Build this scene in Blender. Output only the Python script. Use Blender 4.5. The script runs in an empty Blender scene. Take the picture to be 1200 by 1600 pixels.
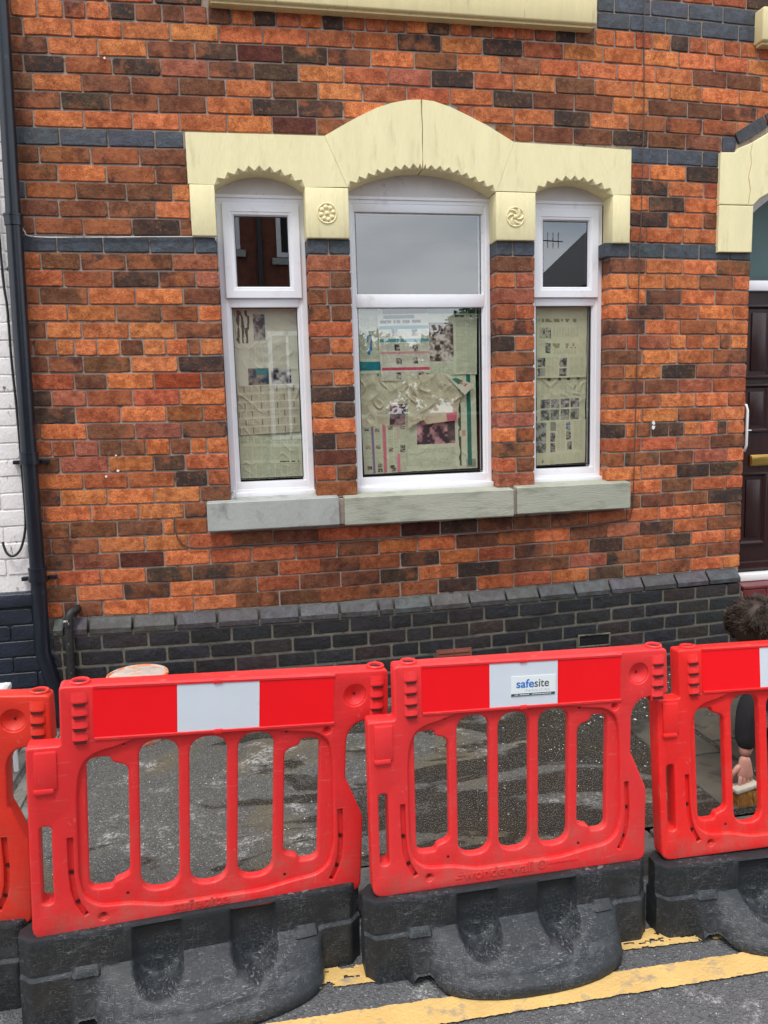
import bpy, bmesh, math, random
import numpy as np
from mathutils import Vector, Matrix, noise as mn
random.seed(7); rng = np.random.RandomState(5)
R = math.radians
sc = bpy.context.scene
# ---------------------------------------------------------------- camera
cd = bpy.data.cameras.new('camera'); cam = bpy.data.objects.new('camera', cd); sc.collection.objects.link(cam)
r_, u_, f_ = Vector((0.98168, -0.18865, -0.02676)), Vector((0.05138, 0.12686, 0.99059)), Vector((0.18348, 0.97382, -0.13423))
cam.matrix_world = Matrix(((r_.x, u_.x, -f_.x, 0), (r_.y, u_.y, -f_.y, -4.1565), (r_.z, u_.z, -f_.z, 1.72), (0, 0, 0, 1)))
cd.sensor_fit = 'VERTICAL'; cd.sensor_height = 36; cd.lens = 1214.43 / 1600 * 36; cd.clip_start = .05; cd.clip_end = 500
sc.camera = cam
sc.render.resolution_x = 768; sc.render.resolution_y = 1024
# ---------------------------------------------------------------- sky (overcast) and soft sun
SUN_EL, SUN_AZ = 62, 205          # degrees; azimuth measured from +Y clockwise
w = bpy.data.worlds.new('World'); sc.world = w; w.use_nodes = True
nt = w.node_tree; nt.nodes.clear()
def N(nt, t, **k):
    n = nt.nodes.new(t)
    for a, b in k.items(): setattr(n, a, b)
    return n
sky = N(nt, 'ShaderNodeTexSky'); sky.sky_type = 'NISHITA'; sky.sun_disc = False
sky.sun_elevation = R(SUN_EL); sky.sun_rotation = R(SUN_AZ); sky.air_density = 1.2; sky.dust_density = 3
tc = N(nt, 'ShaderNodeTexCoord')
mp = N(nt, 'ShaderNodeMapping'); mp.inputs['Scale'].default_value = (1, 1, 2.6)
cn = N(nt, 'ShaderNodeTexNoise'); cn.inputs['Scale'].default_value = 2.3; cn.inputs['Detail'].default_value = 6; cn.inputs['Roughness'].default_value = .5
cr = N(nt, 'ShaderNodeValToRGB')
cr.color_ramp.elements[0].position = .36; cr.color_ramp.elements[0].color = (5.6, 6.9, 8.4, 1)
cr.color_ramp.elements[1].position = .62; cr.color_ramp.elements[1].color = (13.5, 13.9, 14.4, 1)
mx = N(nt, 'ShaderNodeMix'); mx.data_type = 'RGBA'; mx.inputs[0].default_value = .88
bg = N(nt, 'ShaderNodeBackground'); bg.inputs['Strength'].default_value = .118
wo = N(nt, 'ShaderNodeOutputWorld')
L = nt.links.new
L(tc.outputs['Generated'], mp.inputs[0]); L(mp.outputs[0], cn.inputs['Vector']); L(cn.outputs['Fac'], cr.inputs[0])
L(sky.outputs[0], mx.inputs[6]); L(cr.outputs[0], mx.inputs[7]); L(mx.outputs[2], bg.inputs[0]); L(bg.outputs[0], wo.inputs[0])
sd = bpy.data.lights.new('sun', 'SUN'); sd.energy = 1.5; sd.angle = R(14); sd.color = (1, .96, .9)
so = bpy.data.objects.new('sun', sd); sc.collection.objects.link(so)
az, el = R(SUN_AZ), R(SUN_EL)
so.rotation_euler = Vector((-math.sin(az) * math.cos(el), -math.cos(az) * math.cos(el), -math.sin(el))).to_track_quat('-Z', 'Y').to_euler()
sc.view_settings.view_transform = 'Standard'; sc.view_settings.look = 'None'; sc.view_settings.exposure = 0.48
sc.view_settings.gamma = 1; sc.view_settings.use_curve_mapping = False
# ---------------------------------------------------------------- helpers
C = sc.collection
def tag(o, label=None, cat=None, group=None, kind=None):
    if label: o['label'] = label
    if cat: o['category'] = cat
    if group: o['group'] = group
    if kind: o['kind'] = kind
    return o
def empty(name, loc=(0, 0, 0), parent=None):
    o = bpy.data.objects.new(name, None); C.objects.link(o); o.location = loc; o.empty_display_size = .1
    if parent: o.parent = parent
    return o
def obj(name, V, F, m, parent=None, smooth=False, loc=None):
    me = bpy.data.meshes.new(name); me.from_pydata([tuple(v) for v in V], [], F); me.update()
    if isinstance(m, (list, tuple)):
        for x in m: me.materials.append(x)
    elif m: me.materials.append(m)
    o = bpy.data.objects.new(name, me); C.objects.link(o)
    if parent: o.parent = parent
    if loc: o.location = loc
    if smooth: shade(me, smooth if not isinstance(smooth, bool) else 40)
    return o
def shade(me, ang=40):
    me.shade_smooth()
    try: me.set_sharp_from_angle(angle=R(ang))
    except Exception: pass
def fixn(o):
    bm = bmesh.new(); bm.from_mesh(o.data); bmesh.ops.recalc_face_normals(bm, faces=bm.faces); bm.to_mesh(o.data); bm.free(); return o
class MB:
    def __init__(s): s.V = []; s.F = []
    def add(s, V, F):
        k = len(s.V); s.V += [tuple(v) for v in V]; s.F += [tuple(i + k for i in f) for f in F]; return s
    def box(s, x0, x1, y0, y1, z0, z1, b=0):
        if b <= 0:
            V = [(x, y, z) for x in (x0, x1) for y in (y0, y1) for z in (z0, z1)]
            return s.add(V, [(0, 1, 3, 2), (4, 6, 7, 5), (0, 4, 5, 1), (2, 3, 7, 6), (0, 2, 6, 4), (1, 5, 7, 3)])
        bm = bmesh.new(); bmesh.ops.create_cube(bm, size=1)
        for v in bm.verts: v.co = Vector(((x0 + x1) / 2 + v.co.x * (x1 - x0), (y0 + y1) / 2 + v.co.y * (y1 - y0), (z0 + z1) / 2 + v.co.z * (z1 - z0)))
        bmesh.ops.bevel(bm, geom=bm.edges[:], offset=b, segments=2, affect='EDGES', profile=.5)
        bm.verts.index_update()
        s.add([v.co.copy() for v in bm.verts], [[v.index for v in f.verts] for f in bm.faces]); bm.free(); return s
    def tube(s, pts, r, n=8, cap=True):
        pts = [Vector(p) for p in pts]; rr = r if isinstance(r, (list, tuple)) else [r] * len(pts)
        V = []; F = []; up = None
        for i, p in enumerate(pts):
            d = (pts[min(i + 1, len(pts) - 1)] - pts[max(i - 1, 0)]).normalized()
            if up is None: up = Vector((0, 0, 1)) if abs(d.z) < .9 else Vector((0, 1, 0))
            a = d.cross(up).normalized(); b = a.cross(d).normalized(); up = b
            for k in range(n):
                t = 2 * math.pi * k / n; V.append(p + a * math.cos(t) * rr[i] + b * math.sin(t) * rr[i])
        for i in range(len(pts) - 1):
            for k in range(n): F.append((i * n + k, i * n + (k + 1) % n, (i + 1) * n + (k + 1) % n, (i + 1) * n + k))
        if cap: F += [tuple(range(n))[::-1], tuple(range((len(pts) - 1) * n, len(pts) * n))]
        return s.add(V, F)
    def lathe(s, prof, c, n=24, ax='z'):
        V = []; F = []; m = len(prof)
        for k in range(n):
            t = 2 * math.pi * k / n
            for r, h in prof:
                p = (r * math.cos(t), r * math.sin(t), h)
                if ax == 'y': p = (p[0], p[2], p[1])
                V.append((c[0] + p[0], c[1] + p[1], c[2] + p[2]))
        for k in range(n):
            for j in range(m - 1): F.append((k * m + j, ((k + 1) % n) * m + j, ((k + 1) % n) * m + j + 1, k * m + j + 1))
        return s.add(V, F)
    def make(s, name, m, parent=None, smooth=False, loc=None, fix=True):
        o = obj(name, s.V, s.F, m, parent, False, loc)
        if fix: fixn(o)
        if smooth: shade(o.data, smooth if not isinstance(smooth, bool) else 40)
        return o
def plate(outer, holes, y0, y1, bev=0.0, segs=2, hbev=None):
    """Plate in the XZ plane, front y0, back y1, with holes and rounded edges -> V, F. hbev: edge radius per hole"""
    bm = bmesh.new(); front = []; back = []
    def area(l): return sum(l[i - 1][0] * l[i][1] - l[i][0] * l[i - 1][1] for i in range(len(l))) / 2
    for li, loop in enumerate([outer] + list(holes)):
        pts = []
        for p in loop:
            if not pts or (Vector(p) - Vector(pts[-1])).length > 1e-4: pts.append(tuple(p))
        if (Vector(pts[0]) - Vector(pts[-1])).length < 1e-4: pts.pop()
        if (area(pts) < 0) == (li == 0): pts.reverse()          # outer counter-clockwise, holes clockwise: material on the left
        n = len(pts); nr = []
        for i in range(n):
            e1 = (Vector(pts[i]) - Vector(pts[i - 1])).normalized(); e2 = (Vector(pts[(i + 1) % n]) - Vector(pts[i])).normalized()
            m_ = Vector((-e1.y - e2.y, e1.x + e2.x)); m_ = m_.normalized() if m_.length > 1e-6 else Vector((-e1.y, e1.x))
            nr.append(m_ / max(.55, m_.dot(Vector((-e1.y, e1.x)))))
        bv = bev if li == 0 or not hbev else hbev[li - 1]
        lv = []
        steps = [(bv * (1 - math.sin(math.pi / 2 * k / segs)), bv * (1 - math.cos(math.pi / 2 * k / segs))) for k in range(segs + 1)] if bv > 0 else [(0, 0)]
        for off, dy in steps: lv.append((off, y0 + dy))
        lv += [(off, y1 - dy) for off, dy in reversed(steps)]
        # steps: first ring is inset by bv at the front face
        rings = [[bm.verts.new((p[0] + q.x * off, y, p[1] + q.y * off)) for p, q in zip(pts, nr)] for off, y in lv]
        for r0, r1 in zip(rings, rings[1:]):
            for i in range(n): bm.faces.new((r0[i], r0[(i + 1) % n], r1[(i + 1) % n], r1[i]))
        front += [bm.edges.get((rings[0][i], rings[0][(i + 1) % n])) for i in range(n)]
        back += [bm.edges.get((rings[-1][i], rings[-1][(i + 1) % n])) for i in range(n)]
    bmesh.ops.triangle_fill(bm, edges=front, use_beauty=True, normal=(0, -1, 0)); bmesh.ops.triangle_fill(bm, edges=back, use_beauty=True, normal=(0, 1, 0))
    bmesh.ops.recalc_face_normals(bm, faces=bm.faces); bm.verts.index_update()
    V = [tuple(v.co) for v in bm.verts]; F = [tuple(v.index for v in f.verts) for f in bm.faces]; bm.free()
    return V, F
def fillet(pts, rad, n=4):
    out = []; m = len(pts)
    for i, p in enumerate(pts):
        r = rad[i] if isinstance(rad, (list, tuple)) else rad
        a = Vector(pts[i - 1]); b = Vector(p); c = Vector(pts[(i + 1) % m])
        if r <= 0: out.append(tuple(b)); continue
        d1 = (a - b); d2 = (c - b); l = min(r, d1.length * .48, d2.length * .48)
        p1 = b + d1.normalized() * l; p2 = b + d2.normalized() * l
        for k in range(n + 1):
            t = k / n; out.append(tuple(p1 * (1 - t) ** 2 + b * 2 * t * (1 - t) + p2 * t * t))
    return out
def ring(x0, x1, z0, z1, prof):
    """Mitred rectangular frame; prof = list of (inset, y)"""
    V = []; F = []
    for a, y in prof: V += [(x0 + a, y, z0 + a), (x1 - a, y, z0 + a), (x1 - a, y, z1 - a), (x0 + a, y, z1 - a)]
    for i in range(len(prof) - 1):
        for k in range(4): F.append((i * 4 + k, i * 4 + (k + 1) % 4, (i + 1) * 4 + (k + 1) % 4, (i + 1) * 4 + k))
    return V, F
# ---------------------------------------------------------------- materials
def M(name, col=(.5, .5, .5), rough=.6, bump=0, bscale=200, var=0, vscale=6, metal=0, dirt=None, dscale=8, dth=.55, spec=.5, stretch=None, coat=0, dsoft=.12):
    m = bpy.data.materials.new(name); m.use_nodes = True; t = m.node_tree; b = t.nodes['Principled BSDF']; l = t.links.new
    b.inputs['Base Color'].default_value = (*col, 1); b.inputs['Roughness'].default_value = rough; b.inputs['Metallic'].default_value = metal
    b.inputs['Specular IOR Level'].default_value = spec; b.inputs['Coat Weight'].default_value = coat
    g = N(t, 'ShaderNodeTexCoord'); src = g.outputs['Object']
    if stretch:
        q = N(t, 'ShaderNodeMapping'); q.inputs['Scale'].default_value = stretch; l(src, q.inputs[0]); src = q.outputs[0]
    out = None
    if var:
        n = N(t, 'ShaderNodeTexNoise'); n.inputs['Scale'].default_value = vscale; n.inputs['Detail'].default_value = 5; l(src, n.inputs['Vector'])
        r = N(t, 'ShaderNodeValToRGB'); r.color_ramp.elements[0].position = .25; r.color_ramp.elements[1].position = .75
        r.color_ramp.elements[0].color = (*[c * (1 - var) for c in col], 1); r.color_ramp.elements[1].color = (*[min(1, c * (1 + var)) for c in col], 1)
        l(n.outputs['Fac'], r.inputs[0]); out = r.outputs[0]
    if dirt:
        n = N(t, 'ShaderNodeTexNoise'); n.inputs['Scale'].default_value = dscale; n.inputs['Detail'].default_value = 8; n.inputs['Roughness'].default_value = .65; l(src, n.inputs['Vector'])
        r = N(t, 'ShaderNodeValToRGB'); r.color_ramp.elements[0].position = dth; r.color_ramp.elements[1].position = dth + dsoft
        l(n.outputs['Fac'], r.inputs[0])
        x = N(t, 'ShaderNodeMix'); x.data_type = 'RGBA'; l(r.outputs[0], x.inputs[0])
        x.inputs[6].default_value = (*col, 1); x.inputs[7].default_value = (*dirt, 1)
        if out: l(out, x.inputs[6])
        out = x.outputs[2]
    if out: l(out, b.inputs['Base Color'])
    if bump:
        n = N(t, 'ShaderNodeTexNoise'); n.inputs['Scale'].default_value = bscale; n.inputs['Detail'].default_value = 4; l(src, n.inputs['Vector'])
        p = N(t, 'ShaderNodeBump'); p.inputs['Strength'].default_value = bump; p.inputs['Distance'].default_value = .004; l(n.outputs['Fac'], p.inputs['Height']); l(p.outputs[0], b.inputs['Normal'])
    return m
def brick_mat(name, blue=False):
    m = bpy.data.materials.new(name); m.use_nodes = True; t = m.node_tree; b = t.nodes['Principled BSDF']; l = t.links.new
    at = N(t, 'ShaderNodeAttribute', attribute_name='bc'); geo = N(t, 'ShaderNodeTexCoord')
    off = N(t, 'ShaderNodeVectorMath', operation='MULTIPLY_ADD'); l(at.outputs['Color'], off.inputs[0]); off.inputs[1].default_value = (31, 47, 83); l(geo.outputs['Object'], off.inputs[2])
    def noi(scale, det=6, rough=.6):
        n = N(t, 'ShaderNodeTexNoise'); n.inputs['Scale'].default_value = scale; n.inputs['Detail'].default_value = det; n.inputs['Roughness'].default_value = rough
        l(off.outputs[0], n.inputs['Vector']); return n.outputs['Fac']
    def ramp(src, a, c, v0=0, v1=1):
        q = N(t, 'ShaderNodeMapRange'); q.inputs[1].default_value = a; q.inputs[2].default_value = c; q.inputs[3].default_value = v0; q.inputs[4].default_value = v1; l(src, q.inputs[0]); return q.outputs[0]
    def math_(op, a, c):
        q = N(t, 'ShaderNodeMath', operation=op)
        for i, v in enumerate((a, c)):
            if isinstance(v, (int, float)): q.inputs[i].default_value = v
            else: l(v, q.inputs[i])
        return q.outputs[0]
    def mix(f, a, c, mode='MIX'):
        q = N(t, 'ShaderNodeMix'); q.data_type = 'RGBA'; q.blend_type = mode
        for i, v in ((0, f), (6, a), (7, c)):
            if isinstance(v, (int, float)): q.inputs[i].default_value = v
            elif isinstance(v, tuple): q.inputs[i].default_value = (*v, 1)
            else: l(v, q.inputs[i])
        return q.outputs[2]
    big = noi(9, 5, .6); mid = noi(38, 6, .7); fine = noi(190, 4, .7)
    # brightness variation inside one brick
    c = mix(ramp(mid, .32, .68), mix(1.0, at.outputs['Color'], (.74, .66, .62), 'MULTIPLY'), mix(1.0, at.outputs['Color'], (1.28, 1.30, 1.32), 'MULTIPLY'))
    c = mix(ramp(fine, .34, .54, .95, 0), c, mix(1.0, c, (.45, .36, .34), 'MULTIPLY'))
    c = mix(ramp(noi(17, 5, .65), .40, .56, .72, 0), c, mix(1.0, c, (.52, .40, .36), 'MULTIPLY'))
    # burnt patches: share of the face given by alpha
    thr = ramp(at.outputs['Alpha'], 0, 1, .72, .36)
    dm = math_('SUBTRACT', math_('ADD', math_('MULTIPLY', big, .65), math_('MULTIPLY', mid, .35)), thr)
    dk = ramp(dm, -.015, .07, 0, .88)
    c = mix(dk, c, (.038, .026, .024) if not blue else (.02, .024, .03))
    if not blue:
        # orange scuffs where the burnt skin is chipped
        sc_ = math_('MULTIPLY', ramp(noi(48, 6, .8), .55, .64), ramp(at.outputs['Alpha'], .3, .6))
        c = mix(math_('MULTIPLY', sc_, .75), c, (.30, .115, .045))
    if not blue:
        # orange heart showing at one end of half-burnt bricks
        oh = math_('MULTIPLY', ramp(noi(6.5, 4, .55), .50, .58), math_('MULTIPLY', ramp(at.outputs['Alpha'], .28, .40), ramp(at.outputs['Alpha'], .68, .60)))
        c = mix(math_('MULTIPLY', oh, .7), c, mix(ramp(mid, .35, .65), (.26, .075, .03), (.46, .16, .065)))
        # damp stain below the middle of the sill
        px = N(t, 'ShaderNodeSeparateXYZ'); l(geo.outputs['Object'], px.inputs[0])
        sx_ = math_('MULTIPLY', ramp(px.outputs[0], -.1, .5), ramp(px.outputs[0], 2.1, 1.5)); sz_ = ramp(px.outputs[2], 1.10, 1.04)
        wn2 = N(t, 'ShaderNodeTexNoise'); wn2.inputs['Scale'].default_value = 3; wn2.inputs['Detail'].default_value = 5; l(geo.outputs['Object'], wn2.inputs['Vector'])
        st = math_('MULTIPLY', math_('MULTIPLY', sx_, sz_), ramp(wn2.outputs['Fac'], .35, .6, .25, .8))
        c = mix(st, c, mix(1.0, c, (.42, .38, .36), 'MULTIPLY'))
    wh = ramp(noi(55, 6, .8), .66, .76, 0, .45 if not blue else .6)
    c = mix(wh, c, (.5, .45, .4) if not blue else (.26, .29, .32))
    l(c, b.inputs['Base Color'])
    b.inputs['Roughness'].default_value = .85 if not blue else .5
    b.inputs['Specular IOR Level'].default_value = .3 if not blue else .55
    bp = N(t, 'ShaderNodeBump'); bp.inputs['Strength'].default_value = 1.0 if not blue else .7; bp.inputs['Distance'].default_value = .009
    h = math_('ADD', math_('MULTIPLY', mid, 1.0), math_('MULTIPLY', fine, .35)); l(h, bp.inputs['Height']); l(bp.outputs[0], b.inputs['Normal'])
    return m
MT = {}
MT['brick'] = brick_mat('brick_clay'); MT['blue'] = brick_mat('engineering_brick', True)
MT['mortar'] = M('mortar', (.33, .265, .22), .95, .9, 120, .3, 5, dirt=(.11, .085, .07), dscale=14, dth=.55)
MT['mortar_dk'] = M('mortar_plinth', (.17, .155, .12), .95, .8, 120, .4, 7, dirt=(.05, .047, .04), dscale=7, dth=.45, dsoft=.2)
MT['yellow'] = M('yellow_masonry_paint', (.82, .725, .42), .6, .7, 40, .06, 5, dirt=(.62, .52, .29), dscale=6, dth=.56, stretch=(3.2, 3.2, .6), dsoft=.22)
MT['sillyellow'] = M('yellow_sill_paint', (.74, .62, .33), .55, .3, 50, .06, 5, dirt=(.45, .36, .2), dscale=6, dth=.6, stretch=(4, 4, .5))
MT['upvc'] = M('white_upvc', (.80, .80, .83), .35, 0, 50, .03, 4, dirt=(.50, .47, .44), dscale=9, dth=.58, dsoft=.3)
MT['board'] = M('off_white_board', (.62, .59, .58), .6, .2, 60, .08, 8, dirt=(.36, .32, .31), dscale=16, dth=.58, dsoft=.2)
MT['gasket'] = M('black_gasket', (.012, .012, .014), .5)
MT['sill'] = M('painted_stone_sill', (.37, .38, .355), .75, .5, 90, .12, 7, dirt=(.20, .205, .19), dscale=11, dth=.50, dsoft=.2, stretch=(1, 1, .6))
MT['sillg'] = M('painted_stone_sill_green', (.37, .375, .30), .75, .5, 90, .1, 7, dirt=(.22, .225, .17), dscale=9, dth=.52, dsoft=.2, stretch=(.5, 1, 2))
MT['pipe'] = M('black_pipe_paint', (.008, .012, .019), .28, .15, 60, .2, 5, dirt=(.05, .055, .06), dscale=10, dth=.64)
MT['iron'] = M('old_iron', (.016, .015, .015), .55, .9, 60, .3, 12, dirt=(.6, .58, .55), dscale=16, dth=.60, dsoft=.03)
MT['whitebrick'] = M('white_masonry_paint', (.80, .76, .74), .75, .8, 70, .05, 9, dirt=(.20, .16, .14), dscale=13, dth=.60, dsoft=.05, stretch=(1.6, 1, .8))
MT['navybrick'] = M('navy_masonry_paint', (.012, .017, .030), .45, .8, 60, .4, 9, dirt=(.09, .085, .07), dscale=12, dth=.69, dsoft=.05)
MT['cable'] = M('brown_cable', (.085, .05, .04), .6)
MT['cablew'] = M('white_cable', (.55, .52, .48), .6, dirt=(.15, .1, .08), dscale=12, dth=.55)
MT['cableb'] = M('black_cable', (.012, .012, .014), .5)
MT['door'] = M('maroon_door_paint', (.024, .006, .006), .28, .25, 40, .3, 10, stretch=(9, 9, .5))
MT['brass'] = M('brass', (.65, .42, .12), .28, 0, metal=1)
MT['whitep'] = M('white_plastic', (.8, .8, .79), .4)
MT['tile'] = M('maroon_tile', (.15, .025, .025), .35, .3, 40, .25, 12, dirt=(.32, .2, .18), dscale=8, dth=.62)
MT['terra'] = M('terracotta', (.22, .07, .045), .85, .5, 90, .2)
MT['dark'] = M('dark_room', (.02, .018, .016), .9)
MT['crack'] = M('crack_grime', (.05, .04, .025), .9)
def red_plastic(name, col, dirt):
    m = M(name, col, .42, .15, 120, .06, 6, dirt=dirt, dscale=5, dth=.57, dsoft=.22, spec=.42)
    t = m.node_tree; b = t.nodes['Principled BSDF']; l = t.links.new; old = b.inputs['Base Color'].links[0].from_socket; g = N(t, 'ShaderNodeTexCoord'); acc = None
    for st, th, am in (((12, 30, 190), .63, .34), ((160, 60, 18), .64, .26), ((45, 45, 45), .66, .35)):
        q = N(t, 'ShaderNodeMapping'); q.inputs['Scale'].default_value = st; q.inputs['Rotation'].default_value = (0, .3, .1); l(g.outputs['Object'], q.inputs[0])
        n = N(t, 'ShaderNodeTexNoise'); n.inputs['Scale'].default_value = 1; n.inputs['Detail'].default_value = 5; n.inputs['Distortion'].default_value = .8; l(q.outputs[0], n.inputs['Vector'])
        r = N(t, 'ShaderNodeMapRange'); r.inputs[1].default_value = th; r.inputs[2].default_value = th + .1; r.inputs[4].default_value = am; l(n.outputs['Fac'], r.inputs[0])
        if acc is None: acc = r.outputs[0]
        else:
            a = N(t, 'ShaderNodeMath', operation='MAXIMUM'); l(acc, a.inputs[0]); l(r.outputs[0], a.inputs[1]); acc = a.outputs[0]
    x = N(t, 'ShaderNodeMix'); x.data_type = 'RGBA'; l(acc, x.inputs[0]); l(old, x.inputs[6]); x.inputs[7].default_value = (.62, .22, .18, 1)
    # grey road dirt splashed along the foot of the panel
    z = N(t, 'ShaderNodeSeparateXYZ'); l(g.outputs['Object'], z.inputs[0]); zr = N(t, 'ShaderNodeMapRange'); zr.inputs[1].default_value = .50; zr.inputs[2].default_value = .26; zr.inputs[4].default_value = .55; l(z.outputs[2], zr.inputs[0])
    n = N(t, 'ShaderNodeTexNoise'); n.inputs['Scale'].default_value = 9; n.inputs['Detail'].default_value = 8; n.inputs['Roughness'].default_value = .7; l(g.outputs['Object'], n.inputs['Vector']); r = N(t, 'ShaderNodeMapRange'); r.inputs[1].default_value = .46; r.inputs[2].default_value = .66; l(n.outputs['Fac'], r.inputs[0])
    mu = N(t, 'ShaderNodeMath', operation='MULTIPLY'); l(zr.outputs[0], mu.inputs[0]); l(r.outputs[0], mu.inputs[1]); y = N(t, 'ShaderNodeMix'); y.data_type = 'RGBA'; l(mu.outputs[0], y.inputs[0]); l(x.outputs[2], y.inputs[6]); y.inputs[7].default_value = (.30, .14, .11, 1)
    l(y.outputs[2], b.inputs['Base Color']); return m
MT['red1'] = red_plastic('red_plastic_faded', (.74, .028, .030), (.62, .07, .06))
MT['red2'] = red_plastic('red_plastic', (.78, .034, .036), (.70, .08, .07))
MT['red3'] = red_plastic('red_plastic_bright', (.80, .020, .018), (.72, .06, .05))
MT['red0'] = red_plastic('red_plastic_orange', (.66, .034, .018), (.55, .07, .04))
MT['retro'] = M('red_reflective', (.93, .002, .008), .35, .05, 300, .04, 3)
MT['retrow'] = M('white_reflective', (.66, .71, .77), .3, .05, 300, .03, 8, dirt=(.5, .53, .57), dscale=14, dth=.66)
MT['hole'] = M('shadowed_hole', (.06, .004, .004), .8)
MT['sticker'] = M('white_sticker', (.8, .84, .84), .35)
MT['skyblue'] = M('blue_print', (.02, .17, .55), .4); MT['greyprint'] = M('grey_print', (.05, .07, .08), .4); MT['lightprint'] = M('pale_grey_print', (.45, .48, .5), .4)
MT['skin'] = M('skin', (.52, .26, .20), .5, .2, 90, .12, 30); MT['hair'] = M('brown_hair', (.034, .017, .009), .6, 0, 50, .5, 30)
MT['cloth'] = M('black_cloth', (.009, .009, .011), .85, .5, 300, .3, 9); MT['jean'] = M('dark_jeans', (.02, .024, .035), .9, .5, 300, .3, 9)
MT['shoe'] = M('black_shoe', (.015, .015, .015), .5)
MT['bristle'] = M('orange_bristle', (.42, .19, .04), .7, 0, 50, .5, 60); MT['wood'] = M('pale_wood', (.55, .50, .40), .6, .3, 60, .15, 20)
MT['bucket'] = M('orange_bucket', (.72, .20, .07), .5, .2, 50, .1, 8, dirt=(.6, .5, .42), dscale=9, dth=.5, dsoft=.08)
MT['cement'] = M('dried_cement', (.55, .46, .40), .9, .8, 60, .25, 12, dirt=(.62, .22, .08), dscale=10, dth=.55)
def mat_scuff():
    m = M('black_recycled_plastic', (.022, .024, .026), .58, .4, 70)
    t = m.node_tree; b = t.nodes['Principled BSDF']; l = t.links.new; g = N(t, 'ShaderNodeTexCoord')
    acc = None
    for i, (st, th, am) in enumerate((((30, 30, 200), .57, .6), ((240, 80, 36), .585, .55), ((40, 180, 150), .60, .45), ((7, 7, 7), .52, .12))):
        q = N(t, 'ShaderNodeMapping'); q.inputs['Scale'].default_value = st; q.inputs['Rotation'].default_value = (.4 * i, .3 - .35 * i, .5 * i); l(g.outputs['Object'], q.inputs[0])
        n = N(t, 'ShaderNodeTexNoise'); n.inputs['Scale'].default_value = 1; n.inputs['Detail'].default_value = 5; n.inputs['Distortion'].default_value = 2.6; l(q.outputs[0], n.inputs['Vector'])
        r = N(t, 'ShaderNodeMapRange'); r.inputs[1].default_value = th; r.inputs[2].default_value = th + .16; r.inputs[4].default_value = am; l(n.outputs['Fac'], r.inputs[0])
        if acc is None: acc = r.outputs[0]
        else:
            a = N(t, 'ShaderNodeMath', operation='MAXIMUM'); l(acc, a.inputs[0]); l(r.outputs[0], a.inputs[1]); acc = a.outputs[0]
    big = N(t, 'ShaderNodeTexNoise'); big.inputs['Scale'].default_value = 5; big.inputs['Detail'].default_value = 3; l(g.outputs['Object'], big.inputs['Vector'])
    r = N(t, 'ShaderNodeMapRange'); r.inputs[1].default_value = .42; r.inputs[2].default_value = .62; r.inputs[3].default_value = .06; l(big.outputs['Fac'], r.inputs[0])
    a = N(t, 'ShaderNodeMath', operation='MULTIPLY'); l(acc, a.inputs[0]); l(r.outputs[0], a.inputs[1])
    x = N(t, 'ShaderNodeMix'); x.data_type = 'RGBA'; l(a.outputs[0], x.inputs[0]); x.inputs[6].default_value = (.013, .016, .019, 1); x.inputs[7].default_value = (.34, .35, .37, 1)
    l(x.outputs[2], b.inputs['Base Color']); return m
MT['base'] = mat_scuff()
def mat_glass():
    m = bpy.data.materials.new('window_glass'); m.use_nodes = True; t = m.node_tree; t.nodes.clear(); l = t.links.new
    tr = N(t, 'ShaderNodeBsdfTransparent'); tr.inputs[0].default_value = (.995, .998, .99, 1)
    gl = N(t, 'ShaderNodeBsdfGlossy'); gl.inputs['Roughness'].default_value = .0
    fr = N(t, 'ShaderNodeFresnel'); fr.inputs[0].default_value = 1.5
    ad = N(t, 'ShaderNodeMath', operation='ADD'); ad.inputs[1].default_value = .19; l(fr.outputs[0], ad.inputs[0])
    gq = N(t, 'ShaderNodeNewGeometry'); iv = N(t, 'ShaderNodeMath', operation='SUBTRACT'); iv.inputs[0].default_value = 1; l(gq.outputs['Backfacing'], iv.inputs[1])
    a2_ = N(t, 'ShaderNodeMath', operation='MULTIPLY'); l(ad.outputs[0], a2_.inputs[0]); l(iv.outputs[0], a2_.inputs[1]); ad = a2_
    mx = N(t, 'ShaderNodeMixShader'); l(ad.outputs[0], mx.inputs[0]); l(tr.outputs[0], mx.inputs[1]); l(gl.outputs[0], mx.inputs[2])
    o = N(t, 'ShaderNodeOutputMaterial'); l(mx.outputs[0], o.inputs[0]); return m
MT['glass'] = mat_glass()
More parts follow.
